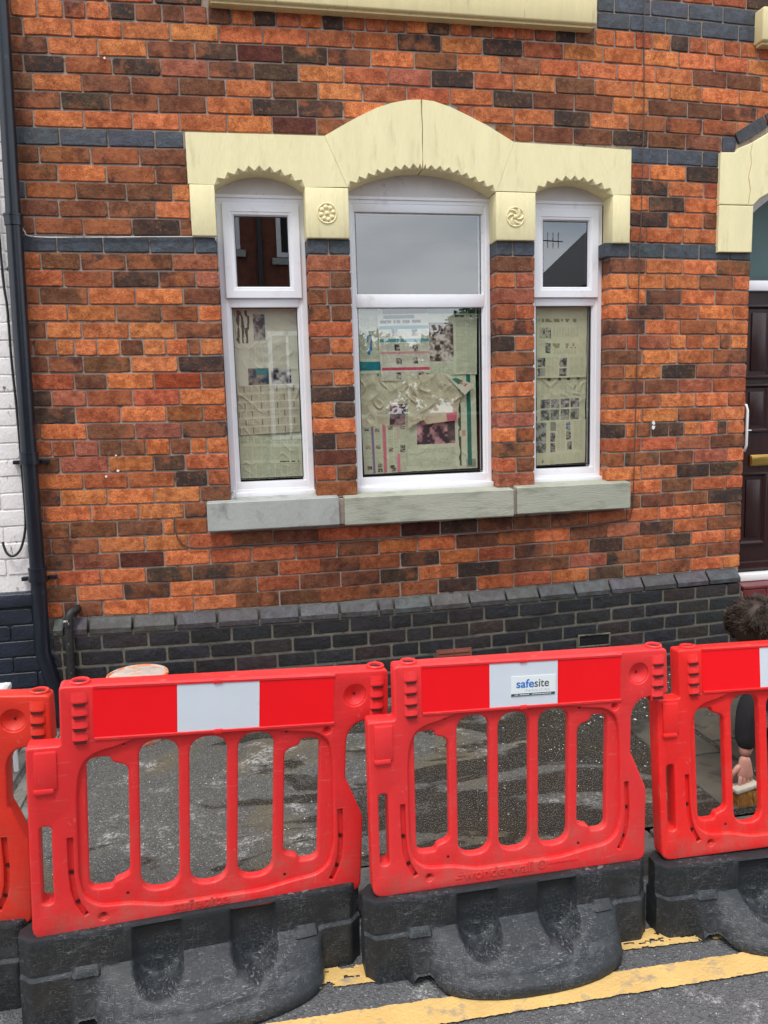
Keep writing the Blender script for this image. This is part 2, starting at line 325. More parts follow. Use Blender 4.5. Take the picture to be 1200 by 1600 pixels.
def mat_asphalt(name, base, light, scale, wet=None, grit=.6, tan=None):
    m = bpy.data.materials.new(name); m.use_nodes = True; t = m.node_tree; b = t.nodes['Principled BSDF']; l = t.links.new
    g = N(t, 'ShaderNodeTexCoord'); P = g.outputs['Object']
    def noi(s, d=5, ro=.6, st=None, dist=0):
        src = P
        if st:
            q = N(t, 'ShaderNodeMapping'); q.inputs['Scale'].default_value = st; l(P, q.inputs[0]); src = q.outputs[0]
        n = N(t, 'ShaderNodeTexNoise'); n.inputs['Scale'].default_value = s; n.inputs['Detail'].default_value = d; n.inputs['Roughness'].default_value = ro; n.inputs['Distortion'].default_value = dist; l(src, n.inputs['Vector']); return n.outputs['Fac']
    def mr(src, a, c, v0=0, v1=1):
        q = N(t, 'ShaderNodeMapRange'); q.inputs[1].default_value = a; q.inputs[2].default_value = c; q.inputs[3].default_value = v0; q.inputs[4].default_value = v1; l(src, q.inputs[0]); return q.outputs[0]
    def mix(f, a, c):
        q = N(t, 'ShaderNodeMix'); q.data_type = 'RGBA'
        for i, v in ((0, f), (6, a), (7, c)):
            if isinstance(v, (int, float)): q.inputs[i].default_value = v
            elif isinstance(v, tuple): q.inputs[i].default_value = (*v, 1)
            else: l(v, q.inputs[i])
        return q.outputs[2]
    def mul(a, c):
        q = N(t, 'ShaderNodeMath', operation='MULTIPLY')
        for i, v in enumerate((a, c)):
            if isinstance(v, (int, float)): q.inputs[i].default_value = v
            else: l(v, q.inputs[i])
        return q.outputs[0]
    vo = N(t, 'ShaderNodeTexVoronoi'); vo.inputs['Scale'].default_value = scale; l(P, vo.inputs['Vector'])
    stone = mr(vo.outputs['Distance'], .1, .55, 1, 0)
    vc = N(t, 'ShaderNodeSeparateColor'); l(vo.outputs['Color'], vc.inputs[0])
    c = mix(mul(stone, mr(vc.outputs[0], .2, 1, 0, 1)), base, light)
    c = mix(mr(noi(3.5, 6, .6), .35, .7, 0, .5), c, tuple(x * 1.5 for x in base))
    c = mix(mul(mr(noi(130, 3), .60, .66), grit), c, (.45, .44, .41)); c = mix(mul(mr(noi(45, 5, .7), .52, .62), .45), c, tuple(x * .45 for x in base))
    rough = .85
    if tan: c = mix(mul(mr(noi(1.6, 5, .6, dist=.6), .5, .62), .75), c, tan)
    sc2 = mul(mr(noi(5, 8, .75), .54, .64), mr(noi(60, 4), .42, .56)); c = mix(mul(sc2, .75), c, (.50, .49, .47))
    if wet:
        sx = N(t, 'ShaderNodeSeparateXYZ'); l(P, sx.inputs[0])
        bias = mr(sx.outputs[0], -.3, .9, -.10, .075)
        ad = N(t, 'ShaderNodeMath', operation='ADD'); l(noi(1.3, 7, .62, st=(.75, 1.9, 1), dist=1.0), ad.inputs[0]); l(bias, ad.inputs[1])
        wm = mr(ad.outputs[0], wet, wet + .03)
        c = mix(mul(wm, .80), c, (.022, .017, .011)); rr = mr(wm, 0, 1, .85, .22); l(rr, b.inputs['Roughness'])
    else: b.inputs['Roughness'].default_value = .85
    l(c, b.inputs['Base Color'])
    bp = N(t, 'ShaderNodeBump'); bp.inputs['Strength'].default_value = .8; bp.inputs['Distance'].default_value = .006; l(stone, bp.inputs['Height']); l(bp.outputs[0], b.inputs['Normal'])
    return m
MT['pave'] = mat_asphalt('worn_pavement', (.078, .075, .068), (.26, .255, .24), 120, .50, .7, (.13, .105, .062))
MT['road'] = mat_asphalt('road_asphalt', (.085, .086, .088), (.22, .22, .225), 110, None, .5)
MT['kerb'] = M('kerb_concrete', (.16, .155, .14), .9, .8, 90, .3, 8, dirt=(.07, .065, .055), dscale=8, dth=.52)
MT['slab'] = M('wet_paving_slab', (.085, .078, .062), .42, .5, 120, .3, 6, dirt=(.035, .032, .027), dscale=4, dth=.5, dsoft=.1)
MT['chan'] = M('weathered_channel', (.17, .16, .14), .9, .8, 90, .3, 9, dirt=(.06, .055, .05), dscale=14, dth=.55)
MT['yline'] = M('yellow_road_paint', (.66, .43, .15), .8, .8, 130, .14, 8, dirt=(.38, .29, .17), dscale=16, dth=.54, dsoft=.12)
MT['grit'] = M('pale_grit', (.5, .49, .46), .9, 0, 50, .5, 90)
MT['leaf'] = M('leaf', (.05, .085, .03), .6, 0, 50, .5, 2); MT['bark'] = M('bark', (.07, .055, .04), .9)
MT['roof'] = M('slate_roof', (.035, .035, .04), .7, .3, 30, .3, 3); MT['facebrick'] = M('house_red_brick', (.16, .055, .035), .9, .3, 20, .4, 9)
MT['render'] = M('cream_render', (.52, .46, .34), .85)
# brick courses: course number, joint positions in mm, brick kinds
ZC=[2.21556, -1.51991, 0.00322, 0.00608, 0.00215, -0.00461, 0.01423, -0.00092, 0.02206, -0.00783]
RED=[
(-10, [2326, 2508, 2694, 2900, 3068], [1, 1, 1, 5]),
(-9, [2012, 2113, 2325, 2549, 2759, 2972, 3000], [8, 8, 8, 8, 8, 5]),
(-8, [2013, 2204, 2414, 2632, 2857, 3002], [8, 8, 8, 8, 8]),
(-7, [-969, -925, -809, -692, -591, -480, -366, -242, -137, -26, 88, 198], [0, 0, 0, 3, 0, 5, 4, 4, 2, 4, 0]),
(-7, [198, 305, 422, 536, 644, 755, 865, 966, 1080, 1199, 1313, 1431, 1552], [5, 1, 0, 5, 1, 1, 3, 0, 5, 0, 5, 1]),
(-7, [1552, 1660, 1780, 1892, 2004, 2117, 2237, 2337, 2449, 2556, 2663, 2768, 2873, 2986, 3093], [1, 1, 5, 4, 0, 0, 1, 0, 5, 1, 0, 1, 0, 1]),
(-6, [-976, -878, -657, -432, -206, 24, 239], [4, 0, 0, 0, 0, 0]),
(-6, [239, 461, 688, 919, 1150, 1374, 1595], [0, 1, 1, 5, 0, 5]),
(-6, [1595, 1824, 2052, 2282, 2496, 2714, 2920, 3124], [1, 0, 0, 0, 0, 1, 0]),
(-5, [-979, -774, -547, -321, -95, 107, 332], [4, 0, 0, 4, 5, 6]),
(-5, [332, 557, 780, 1007, 1236, 1469, 1688], [5, 3, 0, 3, 0, 2]),
(-5, [1688, 1912, 2133, 2360, 2584, 2794, 3009, 3224], [1, 0, 0, 0, 4, 4, 0]),
(-4, [-981, -889, -706, -488, -263, -36, 186], [4, 5, 3, 5, 2, 4]),
(-4, [186, 408, 637, 867, 1095, 1325, 1545], [5, 0, 1, 2, 5, 1]),
(-4, [1545, 1778, 2004, 2229, 2445, 2639, 2870, 3091], [0, 4, 0, 0, 0, 0, 0]),
(-3, [-983, -856, -632, -408, -181, 44, 272], [4, 0, 4, 4, 4, 0]),
(-3, [272, 502, 731, 963, 1193, 1430, 1652], [4, 0, 1, 1, 0, 5]),
(-3, [1652, 1886, 2111, 2319, 2557, 2767, 2984, 3136], [4, 4, 0, 4, 4, 4, 1]),
(-2, [-986, -735, -509, -283, -54, 170, 396], [4, 5, 4, 4, 0, 5]),
(-2, [396, 629, 851], [5, 0]),
(-2, [1227, 1314, 1544], [1, 0]),
(-2, [1544, 1770, 1981, 2204, 2426, 2651, 2863, 2937], [0, 5, 0, 3, 3, 3, 0]),
(-1, [-983, -865, -636, -411, -187, 41, 264], [4, 0, 0, 0, 0, 0]),
(-1, [264, 490, 693], [6, 4]),
(-1, [1437, 1550], [3]),
(-1, [1550, 1655, 1883, 2113, 2322, 2551, 2772, 2866], [3, 4, 4, 5, 4, 4, 8]),
(0, [-990, -967, -753, -531, -311, -173], [4, 8, 8, 8, 8]),
(0, [2222, 2443, 2656, 2775], [8, 8, 8]),
(1, [-988, -852, -618, -389, -166], [4, 3, 3, 4]),
(1, [2223, 2336, 2557, 2772], [1, 0, 5]),
(2, [-990, -774, -551, -318, -163], [4, 0, 3, 4]),
(2, [2225, 2451, 2672, 2768], [5, 0, 1]),
(3, [-992, -927, -697, -463, -242, -157], [8, 3, 4, 4, 0]),
(3, [2220, 2332, 2554, 2767], [0, 5, 0]),
(4, [-995, -782, -554, -327, -160], [4, 4, 4, 0]),
(4, [2221, 2455, 2673, 2767], [5, 0, 4]),
(5, [-997, -900, -677, -446, -214, -152], [4, 3, 3, 5, 4]),
(5, [2219, 2320, 2543, 2767], [1, 0, 0]),
(6, [-999, -805, -589, -368, -149, -38], [8, 8, 8, 8, 8]),
(6, [412, 528, 637], [8, 8]),
(6, [1445, 1536, 1657], [8, 8]),
(6, [2068, 2224, 2433, 2652, 2841, 2973], [8, 8, 8, 8, 8]),
(7, [-1001, -885, -702, -486, -262, -38], [1, 4, 3, 4, 2]),
(7, [417, 637], [2]),
(7, [1445, 1657], [4]),
(7, [2106, 2321, 2551, 2765, 2971], [4, 0, 0, 4]),
(8, [-1003, -786, -555, -333, -153, -39], [1, 3, 5, 3, 2]),
(8, [416, 533, 636], [2, 4]),
(8, [1444, 1550, 1657], [0, 2]),
(8, [2107, 2214, 2439, 2657, 2874, 2975], [0, 0, 0, 5, 0]),
(9, [-1005, -903, -677, -452, -220, -39], [4, 4, 0, 0, 4]),
(9, [419, 511, 635], [4, 4]),
(9, [1443, 1657], [2]),
(9, [2107, 2327, 2545, 2761, 2975], [0, 5, 0, 1]),
(10, [-1003, -781, -551, -333, -149, -40], [0, 0, 4, 3, 0]),
(10, [419, 529, 635], [3, 4]),
(10, [1443, 1549, 1657], [3, 1]),
(10, [2108, 2214, 2441, 2655, 2876, 2974], [0, 4, 3, 0, 0]),
(11, [-1005, -887, -720, -494, -268, -39], [4, 0, 0, 0, 4]),
(11, [419, 636], [1]),
(11, [1442, 1657], [3]),
(11, [2108, 2327, 2540, 2769, 2972], [3, 0, 3, 0]),
(12, [-1007, -953, -844, -759, -653, -542, -430, -320, -209, -148, -38], [2, 3, 0, 0, 0, 4, 0, 0, 4, 0]),
(12, [419, 521, 637], [4, 0]),
(12, [1441, 1545, 1657], [5, 1]),
(12, [2108, 2213, 2288, 2478, 2583, 2687, 2797, 2866, 2973], [2, 1, 2, 0, 1, 0, 4, 0]),
(13, [-1009, -890, -727, -497, -265, -40], [4, 9, 4, 0, 5]),
(13, [420, 638], [3]),
(13, [1441, 1657], [4]),
(13, [2107, 2310, 2531, 2756, 2969], [4, 0, 0, 4]),
(14, [-1006, -774, -619, -389, -155, -39], [1, 4, 0, 7, 4]),
(14, [420, 529, 639], [4, 0]),
(14, [1444, 1548, 1657], [0, 4]),
(14, [2107, 2203, 2433, 2648, 2868, 2970], [4, 0, 5, 4, 2]),
(15, [-1008, -888, -722, -499, -267, -39], [5, 2, 3, 1, 0]),
(15, [420, 639], [5]),
(15, [1443, 1657], [0]),
(15, [2107, 2326, 2541, 2760, 2967], [4, 4, 2, 1]),
(16, [-1005, -781, -564, -338, -155, -38], [5, 1, 0, 3, 1]),
(16, [420, 530, 639], [0, 5]),
(16, [1443, 1547, 1657], [0, 3]),
(16, [2107, 2208, 2428, 2650, 2864, 2966], [0, 1, 0, 0, 1]),
(17, [-1007, -957, -734, -499, -266, -38], [4, 0, 4, 2, 5]),
(17, [420, 638], [0]),
(17, [1442, 1656], [2]),
(17, [2107, 2316, 2539, 2759, 2965], [0, 0, 3, 0]),
(18, [-1009, -905, -797, -681, -570, -451, -330, -228, -145, -38], [1, 1, 2, 4, 4, 0, 4, 0, 0]),
(18, [421, 532, 638], [5, 4]),
(18, [1441, 1550, 1656], [0, 3]),
(18, [2106, 2212, 2282, 2375, 2488, 2583, 2689, 2800, 2863, 2966], [5, 0, 4, 5, 5, 0, 0, 5, 0]),
(19, [-1005, -874, -640, -416, -260, -38], [4, 2, 0, 5, 1]),
(19, [423, 637], [6]),
(19, [1441, 1656], [4]),
(19, [2106, 2313, 2540, 2757, 2966], [1, 1, 2, 4]),
(20, [-1007, -768, -550, -316, -151, -36], [0, 1, 1, 5, 1]),
(20, [423, 529, 636], [1, 4]),
(20, [1440, 1550, 1656], [1, 4]),
(20, [2106, 2211, 2433, 2649, 2866, 2967], [3, 5, 4, 2, 0]),
(21, [-1009, -884, -657, -423, -192, -31], [4, 0, 0, 0, 4]),
(21, [423, 637], [3]),
(21, [1439, 1656], [2]),
(21, [2106, 2313, 2545, 2757, 2967], [0, 0, 5, 5]),
(22, [-1011, -970, -741, -508, -280, -158], [4, 0, 0, 0, 5]),
(22, [2234, 2447, 2646, 2864, 2966], [0, 4, 1, 1]),
(23, [-1023, -854, -622, -393, -332, -163], [4, 4, 4, 0, 3]),
(23, [2235, 2316, 2531, 2751, 2966], [4, 4, 4, 5]),
(24, [-1024, -948, -717, -488, -268, -46, 174], [4, 4, 0, 0, 1, 4]),
(24, [174, 415, 643, 876, 1102, 1319, 1528], [4, 1, 1, 6, 5, 4]),
(24, [1528, 1759, 1985, 2223, 2434, 2648, 2864, 2961], [4, 3, 1, 1, 0, 0, 4]),
(25, [-1021, -849, -621, -396, -161, 57], [4, 4, 6, 0, 1]),
(25, [57, 292, 517, 750, 967, 1191, 1419, 1643], [1, 1, 4, 0, 0, 4, 3]),
(25, [1643, 1874, 2096, 2313, 2530, 2749, 2962], [0, 4, 2, 5, 1, 4]),
(26, [-1017, -935, -720, -493, -259, -32, 195], [0, 1, 0, 5, 5, 4]),
(26, [195, 429, 653, 869, 1095, 1324, 1536], [1, 4, 1, 5, 0, 1]),
(26, [1536, 1766, 1995, 2208, 2424, 2646, 2870, 2963], [4, 1, 5, 3, 5, 0, 0]),
(27, [-1014, -843, -611, -377, -148, 77], [4, 0, 4, 0, 4]),
(27, [77, 306, 532, 752, 970, 1197, 1420, 1647], [1, 4, 4, 5, 0, 5, 4]),
(27, [1647, 1872, 2105, 2322, 2544, 2757, 2966], [4, 2, 5, 0, 3, 4]),
(28, [-1015, -914, -844, -720, -488, -258, -35, 193], [0, 10, 4, 0, 0, 0, 4]),
(28, [61, 193, 414, 633, 866, 1084, 1312, 1533], [-1, 4, 3, 3, 3, 5, 0]),
(28, [1533, 1763, 1992, 2215, 2434, 2648, 2864, 2967], [1, 0, 5, 3, 3, 1, 0]),]
PLI=[
(30, [-977, -932, -868, -732, -499, -287, -71, 144], [8, 8, 8, 8, 8, 8, 8]),
(30, [144, 362, 567, 797, 916, 1128, 1337, 1547], [8, 8, 8, 8, 8, 8, 8]),
(30, [1547, 1778, 1992, 2234, 2446, 2657, 2864, 2958], [8, 8, 8, 8, 8, 8, 8]),
(31, [-978, -932, -843, -627, -409, -187, 37], [8, 8, 8, 8, 8, 8]),
(31, [37, 251, 464, 668, 883, 1030, 1248, 1457, 1677], [8, 8, 8, 8, 8, 8, 8, 8]),
(31, [1677, 1893, 2117, 2331, 2545, 2749, 2959], [8, 8, 8, 8, 8, 8]),
(32, [-979, -928, -881, -715, -498, -271, -57, 165], [8, 8, 8, 8, 8, 8, 8]),
(32, [165, 371, 586, 796, 955, 1159, 1380, 1592], [8, 8, 8, 8, 8, 8, 8]),
(32, [1592, 1814, 2027, 2237, 2459, 2662, 2862, 2964], [8, 8, 8, 8, 8, 8, 8]),
(33, [-981, -903, -660, -433, -201, 24], [8, 8, 8, 8, 8]),
(33, [24, 254, 476, 703, 922, 1043, 1259, 1476, 1683], [8, 8, 8, 8, 8, 8, 8, 8]),
(33, [1683, 1905, 2109, 2327, 2542, 2754, 2967], [8, 8, 8, 8, 8, 8]),]
COP=[
(29, [-972, -909, -793, -574, -356, -141, 79], [8, 8, 8, 8, 8, 8]),
(29, [79, 296, 514, 731, 818, 1030, 1254, 1471], [8, 8, 8, 8, 8, 8, 8]),
(29, [1471, 1670, 1892, 2111, 2321, 2534, 2744, 2957], [8, 8, 8, 8, 8, 8, 8]),]
# ================================================================ ground
def sheet(name, x0, x1, y0, y1, z, step, amp, m, kind='structure'):
    nx = max(1, int((x1 - x0) / step)); ny = max(1, int((y1 - y0) / step)); V = []; F = []
    for j in range(ny + 1):
        for i in range(nx + 1):
            x = x0 + (x1 - x0) * i / nx; y = y0 + (y1 - y0) * j / ny
            edge = 0 if (i in (0, nx) or j in (0, ny)) else 1
            dz = amp * (mn.noise((x * 4, y * 4, 1)) * .9 + mn.noise((x * 30, y * 30, 5)) * .28 + mn.noise((x * 80, y * 80, 9)) * .2) if amp and edge else 0
            V.append((x, y, z + dz))
    for j in range(ny):
        for i in range(nx):
            a = j * (nx + 1) + i; F.append((a, a + 1, a + nx + 2, a + nx + 1))
    return tag(obj(name, V, F, m, smooth=80), kind=kind)
sheet('ground', -150, 150, -150, 150, -.05, 300, 0, MT['road'])
sheet('road', -2.2, 3.4, -3.6, -1.72, 0, .014, .004, MT['road'])
mb = MB(); mb.box(-60, -2.2, -11, -1.72, -.04, 0); mb.box(3.4, 60, -11, -1.72, -.04, 0); mb.box(-2.2, 3.4, -11, -3.6, -.04, 0)
tag(mb.make('far_road', MT['road']), kind='structure')
tag(sheet('pavement', -1.9, 4.2, -1.605, -.02, .1, .014, .005, MT['pave']), kind='structure')
mb = MB(); mb.box(-60, -1.9, -1.605, 0, 0, .1); mb.box(4.2, 60, -1.605, 0, 0, .1); tag(mb.make('far_pavement', MT['pave']), kind='structure')
mb = MB(); mb.box(-60, 60, -12.2, -11, -.03, .1); tag(mb.make('opposite_pavement', MT['pave']), kind='structure')
kerb = empty('kerb', (0, -1.67, 0)); tag(kerb, kind='structure')
xs = [-3.1, -2.2, -1.28, -.36, .55, 1.47, 2.38, 3.3, 4.2]
for a, b in zip(xs, xs[1:]):
    k = MB().box(a + .004, b - .004, -.075, .062, -.04, .1 + rng.uniform(-.004, .003), .014).make('kerb_stone', MT['kerb'], kerb, smooth=60)
mb = MB(); mb.box(-60, -3.1, -1.745, -1.6, -.04, .098); mb.box(4.2, 60, -1.745, -1.6, -.04, .098); tag(mb.make('far_kerb', MT['kerb']), kind='structure')
def yline(x0, x1, ya, sa, yb, sb, z, gaps=0):
    n = int((x1 - x0) / .006); V = []; F = []
    for i in range(n + 1):
        x = x0 + (x1 - x0) * i / n
        jt = lambda s: .004 * mn.noise((x * 18, s, 0)) + .004 * mn.noise((x * 90, s, 3))
        a = ya + sa * x + jt(1); b = yb + sb * x + jt(7)
        for k in range(15): V.append((x, a + (b - a) * k / 14, z + .0016 * mn.noise((x * 40, k, 2))))
    for i in range(n):
        for k in range(14):
            if gaps and mn.noise((V[i * 15 + k][0] * 14, k * .38, 11)) + .5 * mn.noise((V[i * 15 + k][0] * 50, k * 1.1, 3)) > gaps: continue
            F.append((i * 15 + k, i * 15 + k + 1, i * 15 + k + 16, i * 15 + k + 15))
    return V, F
V, F = yline(-2.2, 3.4, -2.243, -.020, -2.145, -.028, .0075)
tag(obj('yellow_line', V, F, MT['yline']), kind='structure')
V, F = yline(-.60, 3.4, -2.036, -.052, -1.955, -.052, .0075, .26)
tag(obj('worn_yellow_line', V, F, MT['yline']), kind='structure')
# wet paving by the door, and the channel from the downpipe
path = empty('door_path', (2.3, -.9, .1)); tag(path, kind='structure')
for x0, x1, y0, y1 in [(1.84, 2.12, -1.57, -1.12), (1.84, 2.12, -1.10, -.68), (2.155, 2.62, -1.57, -1.0), (2.155, 2.62, -.985, -.55), (2.64, 3.2, -1.57, -1.0), (2.64, 3.2, -.985, -.55)]:
    MB().box(x0 - 2.3, x1 - 2.3, y0 + .9, y1 + .9, -.03, .0085 + rng.uniform(0, .002), .006).make('paving_slab', MT['slab'], path, smooth=60)
ch = empty('drain_channel', (-1.03, -.8, .1)); tag(ch, kind='structure')
for x0, x1 in ((-1.20, -1.115), (-1.10, -1.045), (-1.015, -.955), (-.945, -.90)):
    for y0, y1 in ((-1.55, -1.0), (-.99, -.52), (-.51, -.10)):
        MB().box(x0 + 1.03, x1 + 1.03, y0 + .8, y1 + .8, -.03, .011 + rng.uniform(0, .003), .005).make('channel_strip', MT['chan'], ch, smooth=60)
# grit
V = []; F = []
def chip(x, y, z, s):
    k = len(V); a = rng.uniform(0, 6.28)
    for q in range(4):
        t = a + q * 1.57 + rng.uniform(-.4, .4); V.append((x + math.cos(t) * s, y + math.sin(t) * s, z))
    V.append((x + rng.uniform(-.3, .3) * s, y, z + s * rng.uniform(.5, 1.1)))
    F.extend([(k, k + 1, k + 4), (k + 1, k + 2, k + 4), (k + 2, k + 3, k + 4), (k + 3, k, k + 4)])
for i in range(5500):
    x = rng.uniform(-1.5, 3.2); y = rng.uniform(-1.59, -.05)
    if mn.noise((x * 2.2, y * 3.5, 4)) + .25 * mn.noise((x * 9, y * 9, 1)) < rng.uniform(-.35, .45): continue
    chip(x, y, .102, abs(rng.normal(.0010, .0014)) + .0006)
for i in range(500): chip(rng.uniform(1.6, 3.1), rng.uniform(-.75, -.05), .106, abs(rng.normal(.003, .003)) + .001)
for i in range(700): chip(rng.uniform(-1.2, 2.4), rng.uniform(-2.7, -1.76), .002, abs(rng.normal(.0010, .0010)) + .0006)
tag(obj('grit', V, F, MT['grit']), kind='stuff')
# ================================================================ the brick house
def Zc(X, n):
    u = (X - .9) / 1.8; v = (n - 10) / 18
    return sum(c * p for c, p in zip(ZC, [u ** i * v ** j for i in range(4) for j in range(4) if i + j <= 3]))
COL = dict(O=((.70, .225, .078), .12), R=((.53, .150, .062), .20), S=((.45, .155, .085), .22), M=((.37, .122, .046), .50), B=((.23, .092, .046), .40),
           K=((.108, .066, .044), .64), D=((.14, .042, .028), .15), T=((.42, .075, .028), .02), U=((.052, .066, .086), .30), P=((.17, .08, .06), .4), J=((.12, .05, .035), .3))
house = empty('brick_terraced_house', (0, 0, .1)); tag(house, 'red brick house front with yellow painted window surround and a dark plinth', 'house')
H0 = Vector((0, 0, .1))
def to_house(o): o.parent = house; o.matrix_parent_inverse = Matrix.Translation(-H0); return o
def brick_geo(x0, x1, zf, gap, yf, depth, rough, rr=.007):
    """irregular brick in the wall; zf(x, side) gives bed lines"""
    x0 += gap / 2; x1 -= gap / 2
    J = lambda s: rng.uniform(-s, s) * 1.3
    zb = lambda x: zf(x, 0) + gap / 2; zt = lambda x: zf(x, 1) - gap / 2
    r1, r2, r3, r4 = [rr * rng.uniform(.5, 1.7) for _ in range(4)]
    pts = [(x0, zb(x0) + r1), (x0 + r1, zb(x0)), ((x0 + x1) / 2 + J(.02), zb((x0 + x1) / 2)), (x1 - r2, zb(x1)), (x1, zb(x1) + r2), (x1, zt(x1) - r3), (x1 - r3, zt(x1)), ((x0 + x1) / 2 + J(.03), zt((x0 + x1) / 2)), (x0 + r4, zt(x0)), (x0, zt(x0) - r4)]
    pts = [(x + J(rough * .6), z + J(rough)) for x, z in pts]
    yy = yf + rng.uniform(-.0022, .0022); ch = .0028; cx = sum(p[0] for p in pts) / 10; cz = sum(p[1] for p in pts) / 10
    V = [(cx + J(.02), yy - rng.uniform(0, .0015), cz + J(.005))]
    for x, z in pts:
        V.append((x - math.copysign(ch, x - cx) if abs(x - cx) > ch else x, yy + rng.uniform(0, .0008), z - math.copysign(ch, z - cz)))
    for x, z in pts: V.append((x, yy + ch * 1.1, z))
    for x, z in pts: V.append((x, yf + depth, z))
    F = []
    for k in range(10):
        q = (k + 1) % 10
        F += [(0, 1 + k, 1 + q), (1 + k, 11 + k, 11 + q, 1 + q), (11 + k, 21 + k, 21 + q, 11 + q)]
    return V, F
def setcol(me, cols):
    a = me.color_attributes.new('bc', 'FLOAT_COLOR', 'POINT'); a.data.foreach_set('color', np.array(cols, dtype=np.float32).ravel())
BR = []   # name, V, F, colour, area
JAMB = [-.04, .42, .64, 1.44, 1.657, 2.106, 2.975]
CODES = ['O', 'R', 'S', 'M', 'B', 'K', 'D', 'T', 'U', 'P', 'J']
def parse(rows):
    for n, X, cs in rows: yield n, [v / 1000 for v in X], [CODES[c] if c >= 0 else '.' for c in cs]
def jit(c, s=.10):
    f = 1 + rng.uniform(-s, s); return tuple(min(1, v * f * (1 + rng.uniform(-s, s) * .5)) for v in c)
def add_brick(n, a, b, code, yf=0, gap=.0088, depth=.11, force=None, name=None):
    base, dk = COL[code]
    base = jit(base, .17); dk = min(.95, max(0, dk + rng.uniform(-.12, .14)))
    rough = {'O': .0014, 'R': .0014, 'S': .0016, 'M': .0022, 'B': .0018, 'K': .0022, 'D': .0006, 'T': .0004, 'U': .0010, 'P': .0014, 'J': .002}[code]
    V, F = brick_geo(a, b, lambda x, s: Zc(x, n + .5 - s), gap, yf, depth, rough, .0035 if code in 'UTD' else .0045)
    nm = name or ('blue_brick' if code == 'U' else ('header_brick' if n in (-7, 12, 18) and b - a < .15 else 'brick'))
    BR.append([nm, V, F, (*base, dk), (b - a) * (1.2 - .1 * a), force])
for n, X, cs in parse(RED):
    for a, b, c in zip(X, X[1:], cs):
        if c == '.' or b - a < .012: continue
        if n >= 7 or (n == 6):
            for j in JAMB:
                if abs(a - j) < .03: a = j - .0055
                if abs(b - j) < .03: b = j + .0055
            if n < 22 and a > .5 and b < 1.0 and n >= 6: pass
        if n == 22 or n == 23:
            if b > -.20 and a < -.16: b = -.163
        z = Zc((a + b) / 2, n)
        # clear what the yellow stones fill
        if 2.6 < z < 3.06:
            if a < -.16 < b and b < .3: b = -.155
            if a < 2.21 < b: a = 2.205
        if z > 3.06 and z < 3.10 and a < -.16 < b < .1 and n >= 0: b = -.155
        if b - a > .02: add_brick(n, a, b, c)
# parts of the wall out of the picture: more courses of the same bond
FORCE = []
def fill(n, x0, x1, off):
    x = x0 - off
    while x < x1:
        a = max(x, x0); b = min(x + .225, x1)
        if b - a > .04: add_brick(n, a, b, random.choice('OOORRMBBKS'), force='stuff')
        x += .225
for n in range(-22, -10):
    fill(n, -.95, .0 if n < -13 else .0, (n % 2) * .112); fill(n, 2.05, 5.2, (n % 2) * .112)
for n in range(-9, -7): fill(n, -.95, -.02, (n % 2) * .112)
for n in range(-9, 29): fill(n, 3.95 if n > -1 else 3.2, 5.2, (n % 2) * .112)
fill(-10, -.95, -.02, .1); fill(-10, 2.0, 2.32, 0)
def emit(items, matn, limit=300):
    by = {}
    for it in items: by.setdefault(it[0], []).append(it)
    for nm, L_ in by.items():
        L_.sort(key=lambda t: -(t[4] if not t[5] else -1))
        single = [t for t in L_ if not t[5]][:limit]; rest = [t for t in L_ if t not in single] if len(L_) > len(single) else []
        for t in single:
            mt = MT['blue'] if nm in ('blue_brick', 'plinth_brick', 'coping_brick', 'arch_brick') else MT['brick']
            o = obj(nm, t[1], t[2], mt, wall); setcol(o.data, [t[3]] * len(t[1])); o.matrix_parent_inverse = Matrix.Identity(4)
        if rest:
            mb = MB(); cols = []
            for t in rest: mb.add(t[1], t[2]); cols += [t[3]] * len(t[1])
            mt = MT['blue'] if nm in ('blue_brick', 'plinth_brick', 'coping_brick', 'arch_brick') else MT['brick']
            o = obj('distant_' + nm if False else nm + '_courses', mb.V, mb.F, mt, wall); setcol(o.data, cols); tag(o, kind='stuff')
# plinth courses and sloping coping
for n, X, cs in parse(PLI):
    for a, b in zip(X, X[1:]):
        if b - a < .02: continue
        if 1.9 < a < 2.12 and n == 33 and b > 2.0: pass
        BR.append(None); BR.pop()
        base = jit(random.choice([(.015, .016, .018), (.018, .019, .023), (.024, .021, .021), (.014, .017, .023), (.034, .023, .022)]), .25)
        V, F = brick_geo(a, min(b, 2.965), lambda x, s: Zc(x, n + .5 - s), .0125, -.045, .12, .001, .005)
        BR.append(['plinth_brick', V, F, (*base, rng.uniform(.1, .5)), b - a, None])
for n in range(34, 37):
    x = -.95 - (n % 2) * .11
    while x < 2.96:
        a, b = max(x, -.95), min(x + .226, 2.965)
        if b - a > .05:
            V, F = brick_geo(a, b, lambda x, s: Zc(x, n + .5 - s), .0125, -.045, .12, .001, .005); BR.append(['plinth_brick', V, F, (.022, .023, .027, .3), b - a, None])
        x += .226
